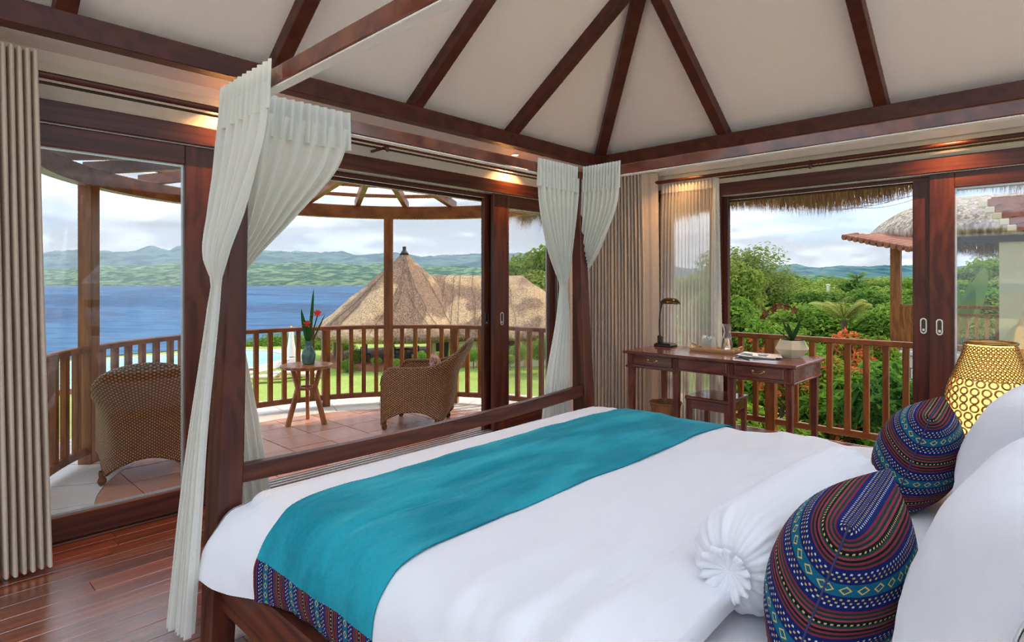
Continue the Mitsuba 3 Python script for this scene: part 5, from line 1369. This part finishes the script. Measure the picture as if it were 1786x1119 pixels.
shrub('red_tip_bush', 'green bush with orange red tips left of the orchid, outside the railing', 'bush', 'bushes with orange red tips', 9.25, 3.62, .98, .55, .85, 2600, .10, .045, 31, (.03, .09, .015), (.18, .30, .04), RED, .35)
shrub('red_tip_bush', 'green bush with orange red tips right of the orchid, outside the railing', 'bush', 'bushes with orange red tips', 11.5, 2.50, .98, .75, .95, 3600, .11, .045, 32, (.035, .10, .015), (.20, .32, .04), RED, .42)
shrub('red_tip_bush', 'low bush with many orange red tips behind the carafe', 'bush', 'bushes with orange red tips', 8.3, 2.85, .48, .50, .45, 2000, .09, .04, 33, (.10, .15, .02), (.26, .34, .05), RED, .6)
shrub('red_tip_bush', 'low bush with scattered orange red tips behind the flower pot', 'bush', 'bushes with orange red tips', 9.2, 2.45, .50, .55, .5, 2000, .09, .04, 34, (.07, .14, .02), (.24, .34, .05), RED, .3)
def shrub_label(x, y):
    if x > 10: return 'large leafy shrub in the garden beyond the bushes with red tips'
    if y > 2.5: return 'bright leafy shrub outside the railing behind the carafe and stool'
    if y > 1.9: return 'leafy shrub outside the railing behind the flower pot and desk legs'
    if y > 1.2: return 'dark long leaved shrub outside the railing right of the desk'
    return 'leafy shrub outside the railing, hidden by the door stiles and cushion'
for i, (x, y, top, rx, rz_, L, W, c0, c1) in enumerate(((7.2, 2.95, .05, .45, .42, .16, .06, (.06, .14, .02), (.26, .38, .06)), (7.0, 2.25, -.02, .42, .40, .20, .05, (.09, .18, .03), (.30, .42, .08)), (7.6, 2.05, .30, .45, .55, .20, .07, (.04, .12, .02), (.16, .30, .05)),
        (7.4, 1.62, .45, .45, .65, .22, .07, (.02, .07, .018), (.09, .20, .045)), (7.9, 1.45, .55, .5, .7, .22, .07, (.03, .09, .02), (.12, .25, .05)), (7.1, 1.30, .05, .4, .45, .24, .04, (.07, .16, .02), (.26, .40, .06)), (8.4, 1.95, .50, .55, .6, .18, .07, (.04, .12, .02), (.18, .33, .05)),
        (6.75, 1.72, -.15, .35, .28, .22, .035, (.10, .18, .03), (.32, .42, .10)), (6.8, 2.62, -.20, .35, .26, .18, .04, (.10, .17, .03), (.32, .40, .10)), (9.6, 2.05, .55, .6, .7, .18, .06, (.03, .10, .02), (.16, .30, .05)), (8.6, 3.3, .25, .55, .5, .15, .06, (.04, .12, .02), (.2, .34, .05)),
        (10.6, 3.3, .55, .8, .8, .15, .06, (.05, .14, .02), (.24, .38, .06)), (12.6, 3.5, .45, 1.0, .9, .16, .06, (.05, .14, .02), (.24, .38, .06)), (10.3, 1.5, .2, .6, .6, .2, .06, (.03, .10, .02), (.14, .28, .05)), (7.3, .85, -.05, .4, .4, .2, .05, (.06, .14, .02), (.22, .36, .06)), (8.2, .9, .1, .5, .5, .2, .05, (.06, .14, .02), (.22, .36, .06)), (14.5, 4.6, .5, 1.3, 1.1, .18, .07, (.06, .15, .02), (.26, .40, .06)), (12.0, 4.9, .2, 1.2, 1.0, .18, .07, (.05, .14, .02), (.24, .38, .06)))):
    shrub('garden_shrub', shrub_label(x, y), 'shrub', 'shrubs outside the right railing', x, y, top, rx, rz_, 1100 if L > .17 else 1700, L, W, 50 + i, c0, c1, (.55, .16, .06) if i in (3, 6, 7) else None, .12)

def palm(name, label, x, y, gz, h, fr, nf, seed, lean=(0, 0), col=(.16, .26, .05)):
    r = np.random.RandomState(seed); k = thing(name, label, 'palm tree')
    top = np.array([x + lean[0], y + lean[1], gz + h])
    part(k, 'trunk', tube([(x, y, gz), (x + lean[0] * .4, y + lean[1] * .4, gz + h * .5), top], [.14, .10, .08], 8), 'mat_bark', True)
    for q in range(nf):
        a = 2 * PI * q / nf + r.rand() * .5; el = .95 + .5 * r.rand()
        t = np.linspace(0, 1, 14); L = fr * (.8 + .4 * r.rand())
        rx = L * t * math.cos(el * .75); rz_ = L * (t * math.sin(el) - .50 * t ** 2.4)
        sp = top + np.stack([rx * math.cos(a), rx * math.sin(a), rz_], -1)
        vs, side = [], np.array([-math.sin(a), math.cos(a), 0])
        ms = [tube(sp, np.linspace(.02, .005, 14), 4)]
        for tt_ in np.linspace(.12, 1, 22):
            i = tt_ * 13; b0 = sp[int(i)] + (sp[min(13, int(i) + 1)] - sp[int(i)]) * (i % 1)
            w = fr * .30 * math.sin(PI * min(1, tt_ * .8 + .15))
            for sg in (-1, 1):
                tp = b0 + side * sg * w + np.array([math.cos(a), math.sin(a), 0]) * w * .5 - [0, 0, w * .45]
                sd = np.array([math.cos(a), math.sin(a), 0]) * .018 * fr
                ms.append((np.array([b0 - sd, b0 + sd, tp]), np.array([[0, 1, 2]])))
        m = cat(ms)
        part(k, 'frond', m, 'mat_leaf', color=np.tile(np.array(col) * (.8 + .4 * r.rand()), (len(m[0]), 1)))
x, y = at(17, (1472 - 893) / 1026); palm('palm_tree', 'young palm with drooping fronds in the garden right of the orchid', x, y, float(ground_z(x, y)), 3.55, 1.2, 13, 3, col=(.42, .46, .14))
x, y = at(60, (1495 - 893) / 1026); palm('palm_tree', 'distant coconut palm sticking out of the jungle treeline', x, y, -4.1, 5.9, 1.3, 12, 5)
# banana plant behind the neighbour's railing
bx_, by_ = 17.6, 2.0
bk = thing('banana_plant', 'large leaved banana plant behind the neighbouring balcony railing', 'plant')
part(bk, 'stem', tube([(bx_, by_, -1.2), (bx_, by_, .2)], [.12, .09], 10), 'mat_leaf', True, color=np.tile((.16, .26, .07), (22, 1)))
for q, (a, el, L) in enumerate(((2.4, 1.25, 1.75), (1.2, 1.15, 1.6), (-1.8, 1.2, 1.7), (-.6, 1.0, 1.5), (-2.6, .95, 1.5), (3.0, .8, 1.4), (.4, 1.3, 1.5))):
    b0 = np.array([bx_, by_, .15]); tip = b0 + L * np.array([math.cos(a) * math.cos(el), math.sin(a) * math.cos(el), math.sin(el)])
    m = leaf_blade(b0, tip, .46, (math.sin(a) * .3 + .5, -math.cos(a) * .3 - .5, .1), -.12, 12, .2)
    part(bk, 'leaf', m, 'mat_leaf', True, color=leafcol(m, (.20, .36, .12)))

# ---------------------------------------------------------------- own thatched eaves
def fringe(p, q, nrm, n, L, seed, z):
    r = np.random.RandomState(seed); p, q = np.array(p, float), np.array(q, float)
    t = r.rand(n); d = (q - p) / np.linalg.norm(q - p)
    c = p + (q - p) * t[:, None]
    o = np.array([nrm[0], nrm[1]]) * (-.16 * r.rand(n))[:, None]
    top = np.concatenate([c + o, (z + .24 + .05 * r.rand(n))[:, None]], 1)
    ln = L * (.75 + .35 * r.rand(n)) * (.9 + .2 * np.sin(t * 23 + seed))
    bot = top + np.stack([d[0] * r.randn(n) * .035 + nrm[0] * .06, d[1] * r.randn(n) * .035 + nrm[1] * .06, -ln], -1)
    w = .0035 + .003 * r.rand(n)
    s = np.array([d[0], d[1], 0.0]); s2 = np.array([nrm[0], nrm[1], 0.0])
    v = np.stack([top - s * w[:, None], top + s * w[:, None], top + s2 * w[:, None], bot], 1).reshape(-1, 3)
    k = np.arange(n)[:, None] * 4
    f = np.concatenate([k + [0, 1, 3], k + [1, 2, 3], k + [2, 0, 3]], 0)
    tt_ = r.rand(n, 1); col = np.array([.24, .15, .07]) * (1 - tt_) + np.array([.66, .48, .26]) * tt_
    return v, f, np.repeat(col, 4, 0)
ev = thing('thatched_eave', 'straw thatch eave hanging outside above the right hand doors', 'thatched roof')
ez = 2.11
def slab(pts, h):
    p = np.array(pts, float); return hull(np.vstack([p, p + [0, 0, h]]))
part(ev, 'thatch', slab([(6.22, -2.2, ez + .22), (6.22, 4.62, ez + .22), (5.30, 3.70, ez + .86), (5.30, -2.2, ez + .86)], .34), 'mat_thatch')
part(ev, 'thatch', slab([(4.75, 4.66, ez + .22), (6.22, 4.66, ez + .22), (5.30, 3.74, ez + .86), (4.75, 3.74, ez + .86)], .34), 'mat_thatch')
v, f, col = fringe((6.25, -2.2), (6.25, 4.7), (1, 0), 9000, .30, 1, ez)
part(ev, 'straw_fringe', (v, f), 'mat_straw', color=col, label='hanging straw ends over the desk doors', kind='stuff')
v, f, col = fringe((4.75, 4.70), (6.25, 4.70), (0, 1), 2200, .32, 2, ez)
part(ev, 'straw_fringe', (v, f), 'mat_straw', color=col, label='hanging straw ends beyond the sliding door', kind='stuff')
rn = random.Random(5)
mat('net', (0.10, 0.16, 0.24), rough=0.7)
ms = []
for q in range(9):
    y0_, y1_ = rn.uniform(.9, 1.4), rn.uniform(1.4, 2.0)
    t = np.linspace(0, 1, 14); sagz = rn.uniform(.02, .08)
    ms.append(tube(np.stack([6.30 + 0 * t, y0_ + (y1_ - y0_) * t, ez + .06 - sagz * np.sin(PI * t) - .02 * t], -1), .0018, 4))
part(ev, 'netting', cat(ms), 'mat_net', label='loose blue netting hanging from the straw', kind='stuff')

# ---------------------------------------------------------------- the neighbouring villa
nv_ = thing('neighbour_villa', 'neighbouring villa with thatched roof, wooden balcony and pale stone base, on the right', 'building')
NX = 14.40
part(nv_, 'base', cat([box(NX + .12, .98, -4.2, 15.1, 2.72, -.09), box(NX + .12, -6, -4.2, 22, .98, -.09)]), 'mat_grout')
rs = random.Random(2)
z = -.10; row = 0
while z > -2.6:
    h = rs.uniform(.20, .27); y = 2.75 + rs.uniform(0, .2)
    while y > -1.2:
        w = rs.uniform(.38, .75); a, b_ = min(y, 2.75), y - w
        if a - b_ > .06: part(nv_, 'stone', box(NX + rs.uniform(-.015, .015), b_ + .008, z - h + .008, NX + .16, a - .008, z - .006, .015), 'mat_stone')
        y -= w
    z -= h; row += 1
part(nv_, 'deck_edge', box(NX - .06, -6, -.10, 15.15, 2.80, -.02, .01), 'mat_stone', label='pale stone edge of the deck')
part(nv_, 'balcony_post', box(14.48, 2.60, -.02, 14.66, 2.78, 2.27, .006), 'mat_rail_wood')
part(nv_, 'top_rail', box(14.50, 1.0, .885, 14.62, 2.62, .94, .006), 'mat_rail_wood')
part(nv_, 'bottom_rail', box(14.53, 1.0, .10, 14.59, 2.62, .16, .004), 'mat_rail_wood')
part(nv_, 'middle_rail', box(14.54, 1.0, .74, 14.58, 2.62, .78, .004), 'mat_rail_wood')
for q in range(10): part(nv_, 'baluster', box(14.535, 1.04 + .152 * q - .025, .12, 14.585, 1.04 + .152 * q + .025, .76, .003), 'mat_rail_wood')
for q in range(3): part(nv_, 'panel_board', box(14.50, 2.30 + q * .105, .10, 14.53, 2.30 + q * .105 + .10, .885, .003), 'mat_rail_wood')
for q in range(2): part(nv_, 'baluster', box(14.76 + q * .16, 2.66, .0, 14.81 + q * .16, 2.71, .89, .003), 'mat_rail_wood')
part(nv_, 'top_rail', box(14.62, 2.64, .885, 15.05, 2.73, .94, .006), 'mat_rail_wood')
part(nv_, 'wall', box(14.40, -6, .06, 14.75, 1.0, 2.75, .01), 'mat_olive_wall', label='olive plastered wall')
part(nv_, 'wall_band', box(14.36, -6, -.02, 14.75, 1.01, .07, .006), 'mat_rail_wood')
PV_, pv_save = pv, pv
pv = nv_
hip_roof((15.95, 1.75), (15.95, -6.0), 1.70, 3.25, 2.50, 'thatched_roof', 15, 30, 16, 'mat_thatch_grey', .75, .22, .035, 0)
pv = pv_save
# clay tile wing below the thatch, its scalloped edge running down towards us
sk = part(nv_, 'tile_wing', slab([(14.7, 3.75, 2.44), (17.5, 3.75, 2.50), (17.5, 1.6, 2.50), (14.9, 1.6, 2.40), (13.45, 2.22, 2.04)], .035), 'mat_clay_tile', label='clay tile wing roof beside the thatch')
A_, B_2 = np.array([14.7, 3.75, 2.43]), np.array([13.45, 2.22, 2.03])
for q in range(11):
    c = A_ + (B_2 - A_) * (q + .5) / 11
    part(sk, 'tile', tube([c + [.25, -.2, .05], c + [-.03, .02, -.005]], .062, 8), 'mat_clay_tile', 40)
part(nv_, 'eave_beam', box(14.35, -6, 2.16, 14.47, 3.0, 2.30, .006), 'mat_dark', label='dark beam under the thatch')
part(nv_, 'eave_board', slab([(14.3, -6, 2.28), (14.3, 3.2, 2.28), (15.9, 3.0, 2.40), (15.9, -6, 2.40)], .03), 'mat_deck_wood')
v, f, col = fringe((16.9, 2.2), (16.9, -1.5), (-1, 0), 2600, .36, 9, 2.02)
part(nv_, 'straw_fringe', (v, f), 'mat_straw', color=col * .7, label='straw fringe at the far side of the thatch', kind='stuff')
cr = thing('tile_roof', 'end of a reddish clay tile roof with stepped edge, top right through the glass', 'roof')
part(cr, 'board', slab([(12.47, .58, 2.21), (12.47, -3, 2.21), (12.66, -3, 2.80), (12.66, .98, 2.80)], .02), 'mat_rail_wood')
mat('step_stone', (0.66, 0.62, 0.46), rough=0.8)
for r_ in range(5):
    ye = .64 + .095 * r_
    for q in range(10):
        t = np.linspace(-1, 1, 9); yc = ye - .17 - q * .335
        P = np.array([[[12.41 + .036 * r_ + dxx - .020 * math.cos(c * PI), yc - .168 * c, 2.225 + r_ * .108 + zz_ + (.022 * math.cos(c * PI) if zz_ == 0 else 0)] for c in t] for dxx, zz_ in ((0, 0), (.034, .125))])
        part(cr, 'tile', shell(P, .016), 'mat_clay_tile', 30)
    part(cr, 'edge_step', box(12.40 + .036 * r_, ye + .004, 2.225 + r_ * .108, 12.52 + .036 * r_, ye + .12, 2.325 + r_ * .108, .01), 'mat_step_stone', label='pale step at the roof edge')
x, y = at(40, (1444 - 893) / 1026)
wp = thing('white_post', 'tiny white post standing among the jungle trees', 'post')
part(wp, 'shaft', tube([(x, y, -4.1), (x, y, 1.25)], .10, 8), 'mat_canvas_white', 40)
part(wp, 'cap', lathe([(.001, 1.24), (.13, 1.24), (.13, 1.30), (.001, 1.34)], 10, (x, y, 0)), 'mat_canvas_white')
gl = thing('garden_lamp', 'small beige garden lamp on a post among the plants behind the railing', 'lamp')
gxx, gyy = at(9.6, (1533 - 893) / 1026)
part(gl, 'shade', lathe([(.055, -.58), (.075, -.42), (.085, -.36), (.001, -.34)], 14, (gxx, gyy, 0)), 'mat_cream_wall', 30)
part(gl, 'pole', tube([(gxx, gyy, -.95), (gxx, gyy, -.56)], .035, 8), 'mat_deck_wood', 40)
